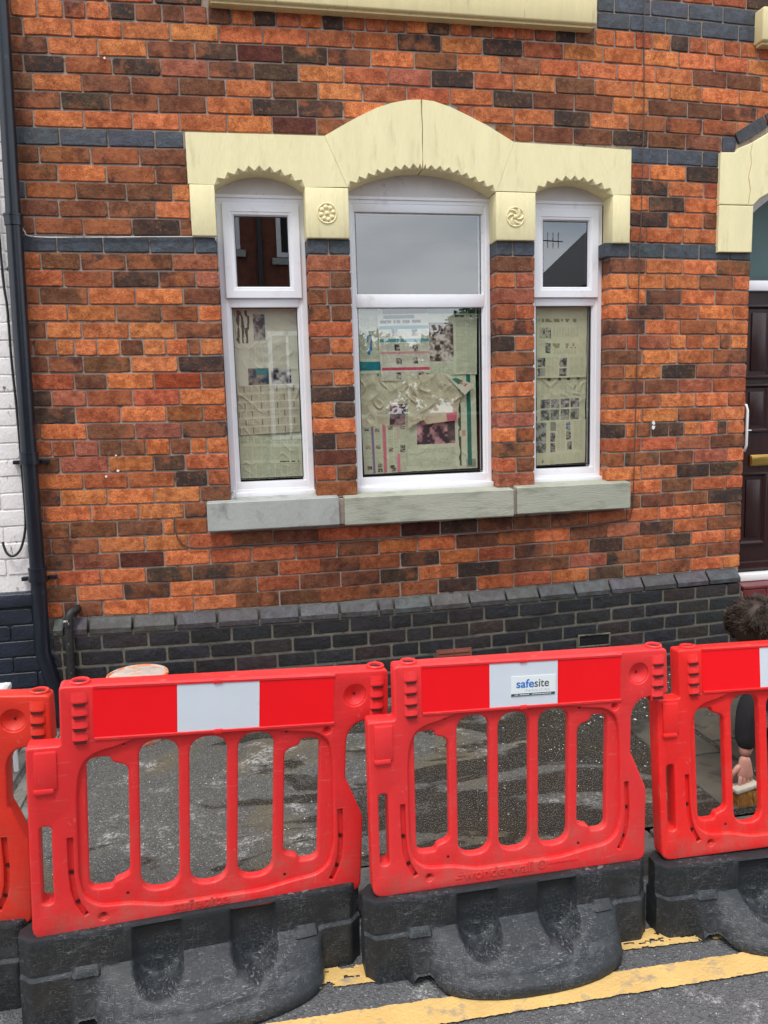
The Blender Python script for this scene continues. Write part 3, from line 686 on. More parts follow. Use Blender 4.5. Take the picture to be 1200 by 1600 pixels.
for n, X, cs in parse(COP):
    X = [min(v, 2.965) for v in X]
    for a, b in zip(X, X[1:]):
        if b - a < .02: continue
        a += .006; b -= .006; V = []
        zt = lambda x: Zc(x, 28.5) - .004; zm = lambda x: Zc(x, 28.5) - .048; zl = lambda x: Zc(x, 29.5) + .002
        prof = [(.02, lambda x: zt(x)), (-.002, lambda x: zt(x)), (-.047, lambda x: zm(x)), (-.051, lambda x: zm(x) - .004), (-.050, lambda x: zl(x) + .003), (-.046, lambda x: zl(x)), (.02, lambda x: zl(x))]
        for x, ins in ((a, .004), (a + .004, 0), ((a + b) / 2, 0), (b - .004, 0), (b, .004)):
            for y, f in prof: V.append((x, y + ins * .6 + rng.uniform(-.0006, .0006), f(x) - (ins * .5) + rng.uniform(-.0008, .0008)))
        F = []
        for i in range(4):
            for k in range(7): F.append((i * 7 + k, (i + 1) * 7 + k, (i + 1) * 7 + (k + 1) % 7, i * 7 + (k + 1) % 7))
        F += [tuple(range(7)), tuple(range(28, 35))[::-1]]
        BR.append(['coping_brick', V, F, (*jit((.074, .080, .083), .22), rng.uniform(.05, .3)), b - a, None])
# mortar backing
mb = MB(); Y0, Y1 = .0080, .11
def wl(x0, x1, z0, z1, y0=Y0, y1=Y1): mb.box(x0, x1, y0, y1, z0, z1)
ZS = 1.24
wl(-1.0, 2.9705, .60, ZS - .14); wl(3.955, 5.2, .1, 3.3); wl(2.9, 5.2, 3.05, 3.67); wl(-1.0, -.16, ZS - .14, ZS); wl(2.215, 2.972, ZS - .14, ZS); wl(-1.0, -.0445, ZS, 2.6); wl(.4245, .6355, ZS, 2.6); wl(1.4445, 1.6525, ZS, 2.6); wl(2.1105, 2.9705, ZS, 2.6)
wl(-1.0, -.155, 2.6, 3.09); wl(2.205, 2.76, 2.6, 3.09); wl(-1.0, 2.9, 3.09, 3.67); wl(-1.0, .0, 3.67, 5.3); wl(2.0, 5.2, 3.67, 5.3); wl(3.95, 5.2, ZS - .14, 3.3)
wall = obj('wall', mb.V, mb.F, MT['mortar']); to_house(wall)
mb2 = MB().box(-.97, 2.96, -.040, .10, .0, .60); mb2.box(-.97, 2.96, -.002, .10, .6, .66); pw = mb2.make('plinth', MT['mortar_dk']); to_house(pw)
# blue brick arch over the door surround
def slope_brick(p, q, t, name='arch_brick'):
    (x0, z0), (x1, z1) = p, q; d = Vector((x1 - x0, z1 - z0)).normalized(); nn = Vector((-d.y, d.x)) * t
    V, F = plate(fillet([(x0, z0), (x1, z1), (x1 + nn.x, z1 + nn.y), (x0 + nn.x, z0 + nn.y)], .008, 2), [], -.008, .08, .002, 1)
    o = obj(name, V, F, MT['blue'], wall); setcol(o.data, [(*jit((.045, .05, .062), .1), .3)] * len(V))
slope_brick((2.878, 3.132), (3.052, 3.232), .066); slope_brick((3.062, 3.238), (3.238, 3.338), .066); slope_brick((3.248, 3.344), (3.43, 3.445), .066)
emit(BR, 'brick')
# air bricks
ab = MB().box(1.912, 2.10, -.043, 0, .30, .365)
for k in range(12):
    for j in range(3): ab.box(1.922 + k * .0145, 1.931 + k * .0145, -.052, -.042, .307 + j * .019 + (k % 2) * .006, .317 + j * .019 + (k % 2) * .006)
ab.V += []; a_ = ab.make('air_vent', MT['gasket']); to_house(a_)
fr = MB(); V, F = ring(1.906, 2.106, .294, .37, [(0, -.04), (0, -.054), (.006, -.055), (.008, -.044)]); fr.add(V, F); f_ = fr.make('vent_frame', MT['mortar_dk'], a_); 
ab = MB().box(1.052, 1.258, -.05, 0, .285, .352)
for j in range(3): ab.box(1.065, 1.15, -.058, -.049, .293 + j * .019, .303 + j * .019); ab.box(1.16, 1.245, -.058, -.049, .293 + j * .019, .303 + j * .019)
to_house(ab.make('terracotta_air_brick', MT['terra']))
# ---------------------------------------------------------------- yellow stone surround
YF, YB = -.02, .10
def arc(p, q, peak, n):
    """points along a shallow arch from p to q through height peak at mid"""
    out = []
    for i in range(n + 1):
        t = i / n; x = p[0] + (q[0] - p[0]) * t; base = p[1] + (q[1] - p[1]) * t
        out.append((x, base + (peak - (p[1] + q[1]) / 2) * (1 - abs(2 * t - 1) ** 2.1)))
    return out
def head_stone(top, arch_pts, skip=()):
    """top: outline points (front) clockwise-free part; arch_pts: points of the arch, closing the outline. Dogtooth notches between arch points."""
    bm = bmesh.new(); y0, y1 = YF, YB
    zig = []; n = len(arch_pts)
    for i, p in enumerate(arch_pts):
        zig.append((p, None))
        if i < n - 1:
            q = arch_pts[i + 1]; m_ = ((p[0] + q[0]) / 2, (p[1] + q[1]) / 2); d = Vector((q[0] - p[0], q[1] - p[1])); nn = Vector((d.y, -d.x)).normalized()
            if nn.y < 0: nn = -nn
            h = .024 * (1 if i not in skip else .02) + rng.uniform(-.003, .002); zig.append(((m_[0] + nn.x * h, m_[1] + nn.y * h), m_))
    fv = [bm.verts.new((x, y0, z)) for x, z in top]; fz = [bm.verts.new((p[0], y0, p[1])) for p, _ in zig]
    ring_ = fv + fz; ed = [bm.edges.new((ring_[i], ring_[(i + 1) % len(ring_)])) for i in range(len(ring_))]; bmesh.ops.triangle_fill(bm, edges=ed, use_beauty=True, normal=(0, -1, 0))
    bv = [bm.verts.new((x, y1, z)) for x, z in top]
    rear = [bm.verts.new((p[0], y1, p[1] - .003)) for p in arch_pts]
    chain = fv; 
    for i in range(len(fv) - 1): bm.faces.new((fv[i], bv[i], bv[i + 1], fv[i + 1]))
    bm.faces.new((fv[-1], bv[-1], rear[0], fz[0])); bm.faces.new((fz[-1], rear[-1], bv[0], fv[0]))
    for i in range(n - 1):
        v0, pk, v1 = fz[2 * i], fz[2 * i + 1], fz[2 * i + 2]; m_ = zig[2 * i + 1][1]; ap = bm.verts.new((m_[0], y0 + .026, m_[1]))
        bm.faces.new((v0, ap, pk)); bm.faces.new((pk, ap, v1)); bm.faces.new((v0, rear[i], ap)); bm.faces.new((ap, rear[i], rear[i + 1])); bm.faces.new((ap, rear[i + 1], v1))
    bmesh.ops.triangulate(bm, faces=[f for f in bm.faces if len(f.verts) > 4]); bmesh.ops.recalc_face_normals(bm, faces=bm.faces)
    me = bpy.data.meshes.new('surround_stone'); bm.to_mesh(me); bm.free(); me.materials.append(MT['yellow'])
    o = bpy.data.objects.new('surround_stone', me); C.objects.link(o)
    return to_house(o)
jag = [(0, .06), (.002, .12), (-.003, .18), (.001, .24)]
a1 = arc((-.034, 2.838), (.415, 2.838), 2.912, 9); a3 = arc((1.657, 2.842), (2.104, 2.838), 2.910, 9)
a2 = arc((.636, 2.842), (1.430, 2.84), 2.945, 17); mid = 8.5
head_stone([(.634, 2.843), (.5245, 3.088), (.18, 3.086), (-.163, 3.082), (-.163, 2.841)], a1)  # left lintel
topc = [(.5255, 3.089), (.602, 3.133), (.702, 3.188), (.80, 3.235), (.88, 3.262), (.96, 3.279), (1.030, 3.284)]
cx = 1.0345
crackL = [(cx - .003, 3.22), (cx + .001, 3.15), (cx - .002, 3.08), (cx - .0005, 3.0)]
ar = a2[:9] + [(cx - .003, 2.945)]
head_stone([p for p in reversed(crackL)] + [p for p in reversed(topc)] , ar[0:1] + ar[1:]) if False else head_stone(topc + crackL, list(reversed(ar)))
topr = [(1.0395, 3.284), (1.10, 3.279), (1.19, 3.254), (1.29, 3.214), (1.39, 3.170), (1.46, 3.133), (1.5350, 3.093)]
ar2 = [(cx + .004, 2.945)] + a2[9:]
head_stone([(cx + .0015, 3.0), (cx + .003, 3.08), (cx + .005, 3.15), (cx + .002, 3.22)] + topr + [(1.4355, 2.8425)], list(reversed(ar2)))
head_stone([(1.4365, 2.8425), (1.5358, 3.0925), (1.89, 3.085), (2.211, 3.076), (2.211, 2.841)], list(reversed(a3)))
def foot(x0, x1, z0, z1):
    o = MB().box(x0, x1, YF - .001, YB, z0, z1, .005).make('surround_stone', MT['yellow'], smooth=50); return to_house(o)
foot(-.158, -.036, 2.591, 2.8385); f1 = foot(.414, .638, 2.588, 2.8385); f2 = foot(1.433, 1.657, 2.590, 2.839); foot(2.106, 2.210, 2.583, 2.838)
def rosette(cx, cz, spiral, par):
    mb = MB(); R0 = .047
    mb.lathe([(R0 + .006, -.0205), (R0 + .003, -.0265), (R0 - .002, -.0255), (R0 - .004, -.0215)], (cx, 0, cz), 28, 'y')
    n = 8 if not spiral else 6
    for k in range(n):
        t = 2 * math.pi * k / n + .2
        V = []; F = []; a, b = (.0135, .0125) if not spiral else (.019, .010)
        for i in range(5):
            for j in range(10):
                ph = math.pi / 2 * i / 4; th = 2 * math.pi * j / 10
                lx = a * math.cos(ph) * math.cos(th); lz = b * math.cos(ph) * math.sin(th); ly = -.0205 - .010 * math.sin(ph)
                rr = .031 + lx; tt = t + (lz / .031) + (spiral * (lx + a) * 28)
                V.append((cx + rr * math.cos(tt), ly, cz + rr * math.sin(tt)))
        for i in range(4):
            for j in range(10): F.append((i * 10 + j, i * 10 + (j + 1) % 10, (i + 1) * 10 + (j + 1) % 10, (i + 1) * 10 + j))
        mb.add(V, F)
    mb.lathe([(.012, -.0205), (.011, -.027), (.006, -.030), (.0005, -.031)], (cx, 0, cz), 14, 'y')
    o = mb.make('carved_rosette', MT['yellow'], smooth=60); o.parent = par; o.matrix_parent_inverse = par.matrix_parent_inverse; o.matrix_parent_inverse = Matrix.Identity(4); o.parent = par
    return o
rosette(.524, 2.711, 0, f1); rosette(1.541, 2.711, 1, f2)
# sill stones
for x0, x1, z0, z1, m in ((-.161, .529, 1.097, 1.249, 'sill'), (.559, 1.512, 1.092, 1.2445, 'sillg'), (1.532, 2.218, 1.101, 1.2535, 'sillg')):
    mb = MB(); prof = [(-.06, z0 + .006), (-.06, z1 - .004), (-.056, z1), (.115, z1 + .013), (.115, z0 - .004), (-.055, z0)]
    V = [(x, y + rng.uniform(-.0006, .0006), z) for x in (x0, x0 + .004, x1 - .004, x1) for y, z in prof]
    for i in (0, 18):
        for k in range(6):
            V[i + k] = (V[i + k][0], V[i + k][1] + (.003 if V[i + k][1] < 0 else 0), V[i + k][2] + (.003 if V[i + k][2] < (z0 + z1) / 2 else -.003))
    F = [(i * 6 + k, i * 6 + (k + 1) % 6, (i + 1) * 6 + (k + 1) % 6, (i + 1) * 6 + k) for i in range(3) for k in range(6)] + [tuple(range(6)), tuple(range(18, 24))]
    to_house(mb.add(V, F).make('sill_stone', MT[m]))
to_house(MB().box(-.155, 2.21, -.035, .1, 1.10, 1.235).make('sill_bedding', MT['mortar']))
# upper sills
def upper_sill(x0, x1, z0, z1):
    mb = MB(); mb.box(x0, x1, -.072, .05, z0, z1, .009); mb.box(x0 + .012, x1 - .012, -.052, .05, z0 - .012, z0 + .002)
    to_house(mb.make('upper_sill', MT['sillyellow'], smooth=50))
upper_sill(-.02, 1.979, 3.678, 3.86); upper_sill(2.952, 4.9, 3.655, 3.83)
# ---------------------------------------------------------------- windows
FRAMEP = [(-.001, .17), (-.001, .102), (.003, .100), (.022, .100), (.026, .104), (.036, .106)]
def framep(w): return [(0, .17), (0, .103), (.003, .100), (w - .026, .100), (w - .022, .103), (w - .010, .104), (w - .006, .110), (w, .121), (w, .17)]
def sashp(w): return [(0, .105), (0, .088), (.003, .085), (w - .022, .085), (w - .019, .088), (w - .008, .090), (w - .003, .097), (w, .109), (w, .13)]
def gasket(x0, x1, z0, z1, y, par): V, F = ring(x0 - .003, x1 + .003, z0 - .003, z1 + .003, [(0, y), (.0055, y), (.0055, y + .02)]); obj('gasket', V, F, MT['gasket'], par)
def pane(x0, x1, z0, z1, y, par): MB().box(x0 - .004, x1 + .004, y, y + .004, z0 - .004, z1 + .004).make('pane', MT['glass'], par)
def window(x0, x1, z0, z1, zt0, zt1, kind, arcp, label):
    """x0..x1 outer frame, zt0..zt1 transom"""
    wn = to_house(empty('window')); wn.location = ((x0 + x1) / 2, .1, z0); wn['label'] = label
    inv = Matrix.Translation(-Vector(wn.location))
    # children are written in world numbers; the window's empty sits at its base
    kids = []
    W_ = .057 if kind == 'casement' else .048
    mb = MB(); mb.add(*ring(x0, x1, z0, z1, framep(W_)))
    mb.box(x0 + W_ - .012, x1 - W_ + .012, .1012, .168, zt0, zt1, .004)
    mb.box(x0 + .006, x1 - .006, .1015, .16, z0 + .004, z0 + W_ + .02 if kind != 'casement' else z0 + .072, .003)
    kids.append(mb.make('frame', MT['upvc'], smooth=30))
    kids.append(MB().box(x0 - .002, x1 + .002, .072, .12, z0 - .014, z0 + .018, .004).make('sub_sill', MT['upvc'], smooth=30))
    gx0, gx1 = x0 + W_, x1 - W_; gb = z0 + (.088 if kind == 'casement' else .082)
    lo = (gx0, gx1, gb, zt0)
    if kind == 'casement':
        s0, s1, sz0, sz1 = x0 + .030, x1 - .028, zt1 - .008, z1 - .033
        o = MB().add(*ring(s0, s1, sz0, sz1, sashp(.062))).make('sash', MT['upvc'], smooth=30); kids.append(o)
        up = (s0 + .062, s1 - .062, sz0 + .062, sz1 - .062, .107)
    else: up = (gx0, gx1, zt1, z1 - .062, .122); kids.append(MB().box(x0 + W_ - .01, x1 - W_ + .01, .1018, .168, z1 - .066, z1 - .02, .004).make('head_rail', MT['upvc'], smooth=30))
    P0 = (x0, x1)
    pk = []
    for (a, b, c, d, y) in (up, (*lo, .122)):
        V, F = ring(a - .002, b + .002, c - .002, d + .002, [(0, y - .002), (.0045, y - .002), (.0045, y + .02)]); kids.append(obj('gasket', V, F, MT['gasket']))
        kids.append(MB().box(a - .003, b + .003, y, y + .004, c - .003, d + .003).make('pane', MT['glass']))
    # arched head board
    pts = [(x0 - .01, z1 + .004)] + [(x, z + .012) for x, z in arcp] + [(x1 + .01, z1 + .004)]
    V, F = plate(pts, [], .096, .14, 0); kids.append(obj('head_board', V, F, MT['board']))
    V, F = plate([(x0 - .01, z1 + .012), (x0 - .01, z1 - .004), (x1 + .01, z1 - .004), (x1 + .01, z1 + .012)], [], .093, .12, .002, 1); kids.append(obj('head_trim', V, F, MT['upvc']))
    for k in kids: k.parent = wn; k.matrix_parent_inverse = Matrix.Translation(-Vector(wn.location))
    # dark room behind
    return wn
window(-.037, .418, 1.263, 2.812, 2.257, 2.310, 'casement', a1, 'narrow left window with newspaper taped behind its tall lower pane')
window(.643, 1.438, 1.263, 2.818, 2.254, 2.325, 'fixed', a2, 'wide middle window with newspapers behind its lower pane')
window(1.657, 2.105, 1.265, 2.816, 2.260, 2.312, 'casement', a3, 'narrow right window with newspaper behind its tall lower pane')
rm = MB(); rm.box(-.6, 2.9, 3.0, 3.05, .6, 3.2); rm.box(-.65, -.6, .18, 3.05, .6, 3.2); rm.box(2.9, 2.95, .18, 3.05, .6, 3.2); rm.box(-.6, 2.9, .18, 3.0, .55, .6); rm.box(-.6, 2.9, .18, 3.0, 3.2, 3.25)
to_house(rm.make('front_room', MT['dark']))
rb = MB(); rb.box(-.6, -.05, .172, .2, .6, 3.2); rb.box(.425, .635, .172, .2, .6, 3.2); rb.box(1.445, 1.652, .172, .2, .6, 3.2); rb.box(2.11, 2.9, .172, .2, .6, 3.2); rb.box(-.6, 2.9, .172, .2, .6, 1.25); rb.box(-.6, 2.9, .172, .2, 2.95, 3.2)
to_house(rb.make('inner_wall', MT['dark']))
# upstairs window above the yellow sill
uw = to_house(empty('upper_window')); uw.location = (1, .1, 3.86)
for k in (MB().add(*ring(.02, 1.98, 3.862, 5.2, framep(.06))).make('frame', MT['upvc']), MB().box(.08, 1.92, .122, .126, 3.92, 5.14).make('pane', MT['glass']), MB().box(.0, 2, .3, .32, 3.86, 5.2).make('blind', MT['dark'])):
    k.parent = uw; k.matrix_parent_inverse = Matrix.Translation(-Vector(uw.location))
# ---------------------------------------------------------------- door
D = []
def dpart(o): return to_house(o)
def dstone(pts): V, F = plate(pts, [], -.022, .10, .004, 2); return to_house(obj('door_surround_stone', V, F, MT['yellow']))
dstone([(2.752, 2.541), (2.967, 2.541), (2.967, 2.797), (2.752, 2.797)])
dk_ = [(2.944, 2.88), (2.930, 2.95), (2.945, 3.02), (2.938, 3.08), (2.948, 3.139)]
dstone([(2.752, 2.801), (2.935, 2.801), (2.938, 2.84)] + dk_ + [(2.858, 3.104), (2.85, 3.084), (2.752, 3.080)])
inner = [(2.967, 2.801), (3.006, 2.839), (3.059, 2.866), (3.15, 2.92), (3.26, 2.965), (3.36, 2.99), (3.46, 3.0)]
outerd = [(3.46, 3.42), (3.35, 3.36), (3.2, 3.28), (3.05, 3.195), (2.9505, 3.141)]
dstone([(2.938, 2.801)] + inner + outerd + [(x + .003, z) for x, z in reversed(dk_[:-1])] + [(2.941, 2.84)])
mir = lambda L_: [(3.464 * 2 - x, z) for x, z in reversed(L_)]
dstone(mir([(2.80, 2.801)] + inner + outerd + [(2.86, 3.10), (2.80, 3.08)])); dstone(mir([(2.752, 2.541), (2.967, 2.541), (2.967, 2.797), (2.752, 2.797)]))
door = to_house(empty('door')); door.location = (3.46, .15, .6)
def dp(o): o.parent = door; o.matrix_parent_inverse = Matrix.Translation(-Vector(door.location)); return o
mb = MB(); mb.box(2.975, 3.95, .10, .17, 2.345, 2.404, .004); mb.box(2.975, 3.008, .105, .17, .62, 2.345, .003); mb.box(3.92, 3.95, .105, .17, .62, 2.345, .003); dp(mb.make('door_frame', MT['upvc'], smooth=30))
lf = MB(); lf.box(2.985, 3.93, .135, .18, .632, 2.343)
for (x0, x1, z0, z1) in ((3.045, 3.24, 1.50, 1.80), (3.045, 3.24, 1.825, 2.27), (3.045, 3.24, .80, 1.26), (3.36, 3.85, .80, 1.26), (3.36, 3.85, 1.50, 2.27)):
    lf.add(*ring(x0, x1, z0, z1, [(0, .1345), (.004, .121), (.014, .119), (.022, .127), (.028, .134)]))
    lf.box(x0 + .05, x1 - .05, .128, .136, z0 + .05, z1 - .05, .003)
lf.box(2.99, 3.93, .112, .14, .64, .70, .008)
dp(lf.make('door_leaf', MT['door'], smooth=30))
dp(MB().box(3.118, 3.36, .115, .136, 1.303, 1.358, .005).make('letter_flap', MT['brass'], smooth=40))
dp(MB().add(*ring(3.112, 3.366, 1.297, 1.364, [(0, .1345), (0, .124), (.004, .122), (.01, .124), (.011, .134)])).make('letter_flap_frame', MT['brass']))
mb = MB().tube([(3.0, .09, 1.39), (3.018, .05, 1.40), (3.020, .04, 1.43), (3.020, .04, 1.64), (3.018, .05, 1.67), (3.0, .09, 1.68)], .0085, 10); mb.tube([(3.02, .04, 1.52), (3.05, .04, 1.52)], .004, 6); dp(mb.make('grab_handle', MT['whitep'], smooth=60))
dp(MB().box(2.972, 3.95, .06, .16, .586, .630, .005).make('threshold', MT['whitep'], smooth=40))
dp(MB().box(3.0, 3.93, .125, .129, 2.40, 3.0).make('fanlight_pane', MT['glass'])); dp(MB().box(2.98, 3.95, .32, .34, .6, 3.2).make('fanlight_reflection_sheet', M('painted_teal_reflection', (.22, .33, .33), .8)))  # added teal sheet behind the door; its colour imitates the fanlight's reflection
pts = [(2.968, 2.84)] + [(x, z) for x, z in inner[1:]] + [(3.46, 2.95), (3.36, 2.94), (3.26, 2.915), (3.15, 2.868), (3.07, 2.81), (3.005, 2.755), (2.968, 2.74)]
V, F = plate(pts, [], .075, .12, .004, 1); dp(obj('arched_frame', V, F, MT['board']))
stp = MB().box(2.97, 3.95, -.045, .2, .08, .55).make('door_step', MT['mortar']); to_house(stp)
for j, (z0, z1) in enumerate(((.485, .562), (.405, .480), (.325, .400), (.245, .320))):
    x = 2.972 - (j % 2) * .08
    while x < 3.95:
        a, b = max(x, 2.972), min(x + .155, 3.95)
        if b - a > .03: MB().box(a, b - .006, -.053, -.03, z0, z1, .003).make('step_tile', MT['tile'], stp)
        x += .155
MB().box(2.972, 3.95, -.055, .1, .566, .584, .004).make('step_nosing', MT['tile'], stp)

def splash(x, z, s, n, name='paint_splash'):
    pts = [(x + math.cos(t) * s * rng.uniform(.5, 1.2), z + math.sin(t) * s * rng.uniform(.5, 1.2)) for t in [2 * math.pi * k / n for k in range(n)]]
    V, F = plate(pts, [], -.0042, .002, 0); o = obj(name, V, F, MT['whitep'], wall); o.matrix_parent_inverse = Matrix.Identity(4)
for x, z, s in ((-.595, 1.432, .008), (-.655, 1.405, .007), (-.600, 1.51, .006), (2.385, 1.56, .013), (2.385, 1.585, .011), (-.52, 3.41, .006), (1.12, 3.0, 0.0)):
    if s: splash(x, z, s, 9)
# ================================================================ barriers
def copy_tree(o, parent=None):
    c = o.copy(); C.objects.link(c)
    if parent: c.parent = parent; c.matrix_parent_inverse = o.matrix_parent_inverse.copy()
    for ch in list(o.children): copy_tree(ch, c)
    return c
def sm(a, b, x): t = min(1, max(0, (x - a) / (b - a))); return t * t * (3 - 2 * t)
def text_mesh(s, size, ext, x, z, y, space=1.0, bold=0, width=None):
    cu = bpy.data.curves.new('t', 'FONT'); cu.body = s; cu.size = size; cu.extrude = ext; cu.space_character = space; cu.offset = bold
    o = bpy.data.objects.new('t', cu); C.objects.link(o); bpy.context.view_layer.update()
    me = bpy.data.meshes.new_from_object(o.evaluated_get(bpy.context.evaluated_depsgraph_get()))
    xs = [v.co.x for v in me.vertices]; k = (width / (max(xs) - min(xs))) if width else 1; x0 = min(xs)
    V = [(x + (v.co.x - x0) * k, y - v.co.z, z + v.co.y) for v in me.vertices]; F = [tuple(p.vertices) for p in me.polygons]
    bpy.data.objects.remove(o); bpy.data.curves.remove(cu); bpy.data.meshes.remove(me); return V, F
def circ(cx, cz, r, n=20): return [(cx + r * math.cos(2 * math.pi * k / n), cz + r * math.sin(2 * math.pi * k / n)) for k in range(n)]
def ribbon(path, w):
    L_, R_ = [], []
    for i, p in enumerate(path):
        a = Vector(path[max(0, i - 1)]); b = Vector(path[min(len(path) - 1, i + 1)]); d = (b - a).normalized(); n = Vector((-d.y, d.x)) * w / 2
        L_.append((p[0] + n.x, p[1] + n.y)); R_.append((p[0] - n.x, p[1] - n.y))
    return L_ + R_[::-1]
PZ0, PZL, PZR = .256, .972, .952
outline = [(.083, PZL), (.955, PZR), (.961, .806), (.905, .803), (.858, .792), (.838, .755), (.838, .622), (.846, .608), (.880, .528), (.893, .498), (.893, PZ0), (.0, PZ0), (.0, .811), (.083, .809)]
rads = [.012, .014, .008, .03, .03, .04, .02, .02, .02, .02, .03, .035, .010, .008]
recess = [(.118, .42), (.118, .66), (.124, .722), (.142, .764), (.176, .784), (.218, .791), (.262, .808), (.32, .815), (.56, .808), (.62, .798), (.69, .785), (.748, .778), (.786, .750), (.797, .70), (.801, .64), (.808, .42), (.795, .355), (.76, .328), (.70, .322), (.60, .305), (.33, .305), (.25, .325), (.17, .330), (.13, .36)]
grL = [(.099, .545), (.100, .44), (.104, .39), (.114, .350), (.136, .309)]
grR = [(.824, .530), (.829, .44), (.828, .385), (.820, .345), (.802, .305)]
handle = [(.026, .357), (.055, .357), (.055, .585), (.026, .585)]
dimp = [(.860, .88, .033, .012), (.781, .781, .0125, .008), (.177, .299, .0125, .008)]
def slot(x0, x1, z0, z1, side):
    if side == 0: return fillet([(x0, z0), (x1, z0), (x1, z1), (x0, z1)], .052, 7)
    if side > 0: p = [(x0, z0), (x1 - .046, z0), (x1 - .040, z0 + .018), (x1, z0 + .030), (x1, z1 - .030), (x1 - .040, z1 - .018), (x1 - .046, z1), (x0, z1)]; r = [.05, .012, .012, .026, .026, .012, .012, .05]
    else: p = [(x0 + .046, z0), (x1, z0), (x1, z1), (x0 + .046, z1), (x0 + .040, z1 - .018), (x0, z1 - .030), (x0, z0 + .030), (x0 + .040, z0 + .018)]; r = [.012, .05, .05, .012, .012, .026, .026, .012]
    return fillet(p, r, 5)
slots = [slot(.142, .247, .374, .760, 1), slot(.274, .377, .346, .794, 0), slot(.405, .506, .344, .790, 0), slot(.535, .635, .343, .788, 0), slot(.664, .764, .372, .755, -1)]
def panel_mesh(word):
    mb = MB()
    holes = [fillet(recess, .02, 3), fillet(handle, .014, 4), ribbon(grL, .015), ribbon(grR, .015)] + [circ(x, z, r) for x, z, r, d in dimp]
    mb.add(*plate(fillet(outline, rads, 4), holes, 0, .060, .0065, 3, [.006, .006, .0025, .0025, .004, .003, .003]))
    big = [(.463 + (x - .463) * 1.03, .56 + (z - .56) * 1.04) for x, z in recess]
    mb.add(*plate(fillet(big, .02, 3), slots, .014, .046, .007, 3))
    for a in (grL, grR): mb.add(*plate(ribbon([(x, z) for x, z in a], .024), [], .013, .03, 0))
    for x, z, r, d in dimp: mb.lathe([(r + .002, .0055), (r - .003, .0055), (r * .45, d + .006), (.004, d + .008), (.0001, d + .012)], (x, 0, z), 24, 'y')
    # rims round the reflective strip
    for za, zb in (((.166, .967), (.800, .946)), ((.166, .822), (.800, .802))):
        n = 24; V = []; F = []
        for i in range(n + 1):
            t = i / n; x = za[0] + (zb[0] - za[0]) * t; z = za[1] + (zb[1] - za[1]) * t
            for k, (dy, dz) in enumerate(((.002, -.007), (-.004, -.004), (-.0045, .002), (.002, .006))): V.append((x, dy, z + dz))
        for i in range(n):
            for k in range(3): F.append((i * 4 + k, i * 4 + k + 1, i * 4 + k + 5, i * 4 + k + 4))
        mb.add(V, F)
    for x in (.48,): mb.box(x - .012, x + .012, -.007, .004, .950, .962, .003); mb.box(x - .012, x + .012, -.007, .004, .805, .818, .003)
    # ribbed hinge columns
    for cx, zt in ((.132, .956), (.924, .937)):
        V = []; F = []; n = 56; m = 10
        for i in range(n + 1):
            z = zt - i * .150 / n; ph = ((i * .150 / n) / .0352) % 1
            bul = .0045 + .0085 * (ph if ph < .82 else (1 - ph) / .18 * .82) * (1 if i < n * .94 else 0)
            if i > n * .94: bul = .004 * (n - i) / (n * .06)
            for k in range(m + 1):
                a = math.pi * k / m; V.append((cx - .021 * math.cos(a), .002 - bul * math.sin(a) ** .8, z))
        for i in range(n):
            for k in range(m): F.append((i * (m + 1) + k, i * (m + 1) + k + 1, (i + 1) * (m + 1) + k + 1, (i + 1) * (m + 1) + k))
        mb.add(V, F)
        zt2 = PZL + (PZR - PZL) * (cx - .083) / .872
        mb.lathe([(.026, zt2 - .004), (.026, zt2 + .005), (.023, zt2 + .008), (.018, zt2 + .006), (.017, zt2 + .0005), (.0001, zt2 + .0005)], (cx, .03, 0), 22)
    # hinge block with lower lip, pin of the upper hook
    mb.box(.018, .074, -.0065, .01, .690, .798, .006); mb.box(.016, .066, -.010, .01, .680, .696, .005)
    mb.lathe([(.017, .78), (.017, .806)], (.925, .03, 0), 16)
    if word == 1: mb.add(*text_mesh('safesite', .040, .0022, .355, .285, -.0008, 1.0, .0002, .155))
    if word == 2:
        mb.add(*text_mesh('wonderwall', .044, .0022, .285, .276, -.0008, 1.0, .0002, .225))
        for z in (.282, .292, .302): mb.box(.258 + (z - .282), .280, -.0025, .002, z, z + .004)
        V, F = plate(circ(.540, .292, .014), [circ(.540, .292, .010)], -.0025, .002, 0); mb.add(V, F); V, F = plate(circ(.540, .292, .006), [], -.0025, .002, 0); mb.add(V, F)
        for i in range(14): mb.box(.560 + i * .0072, .5655 + i * .0072, -.0022, .002, .290, .290 + (.005, .008, .006)[i % 3])
    return mb
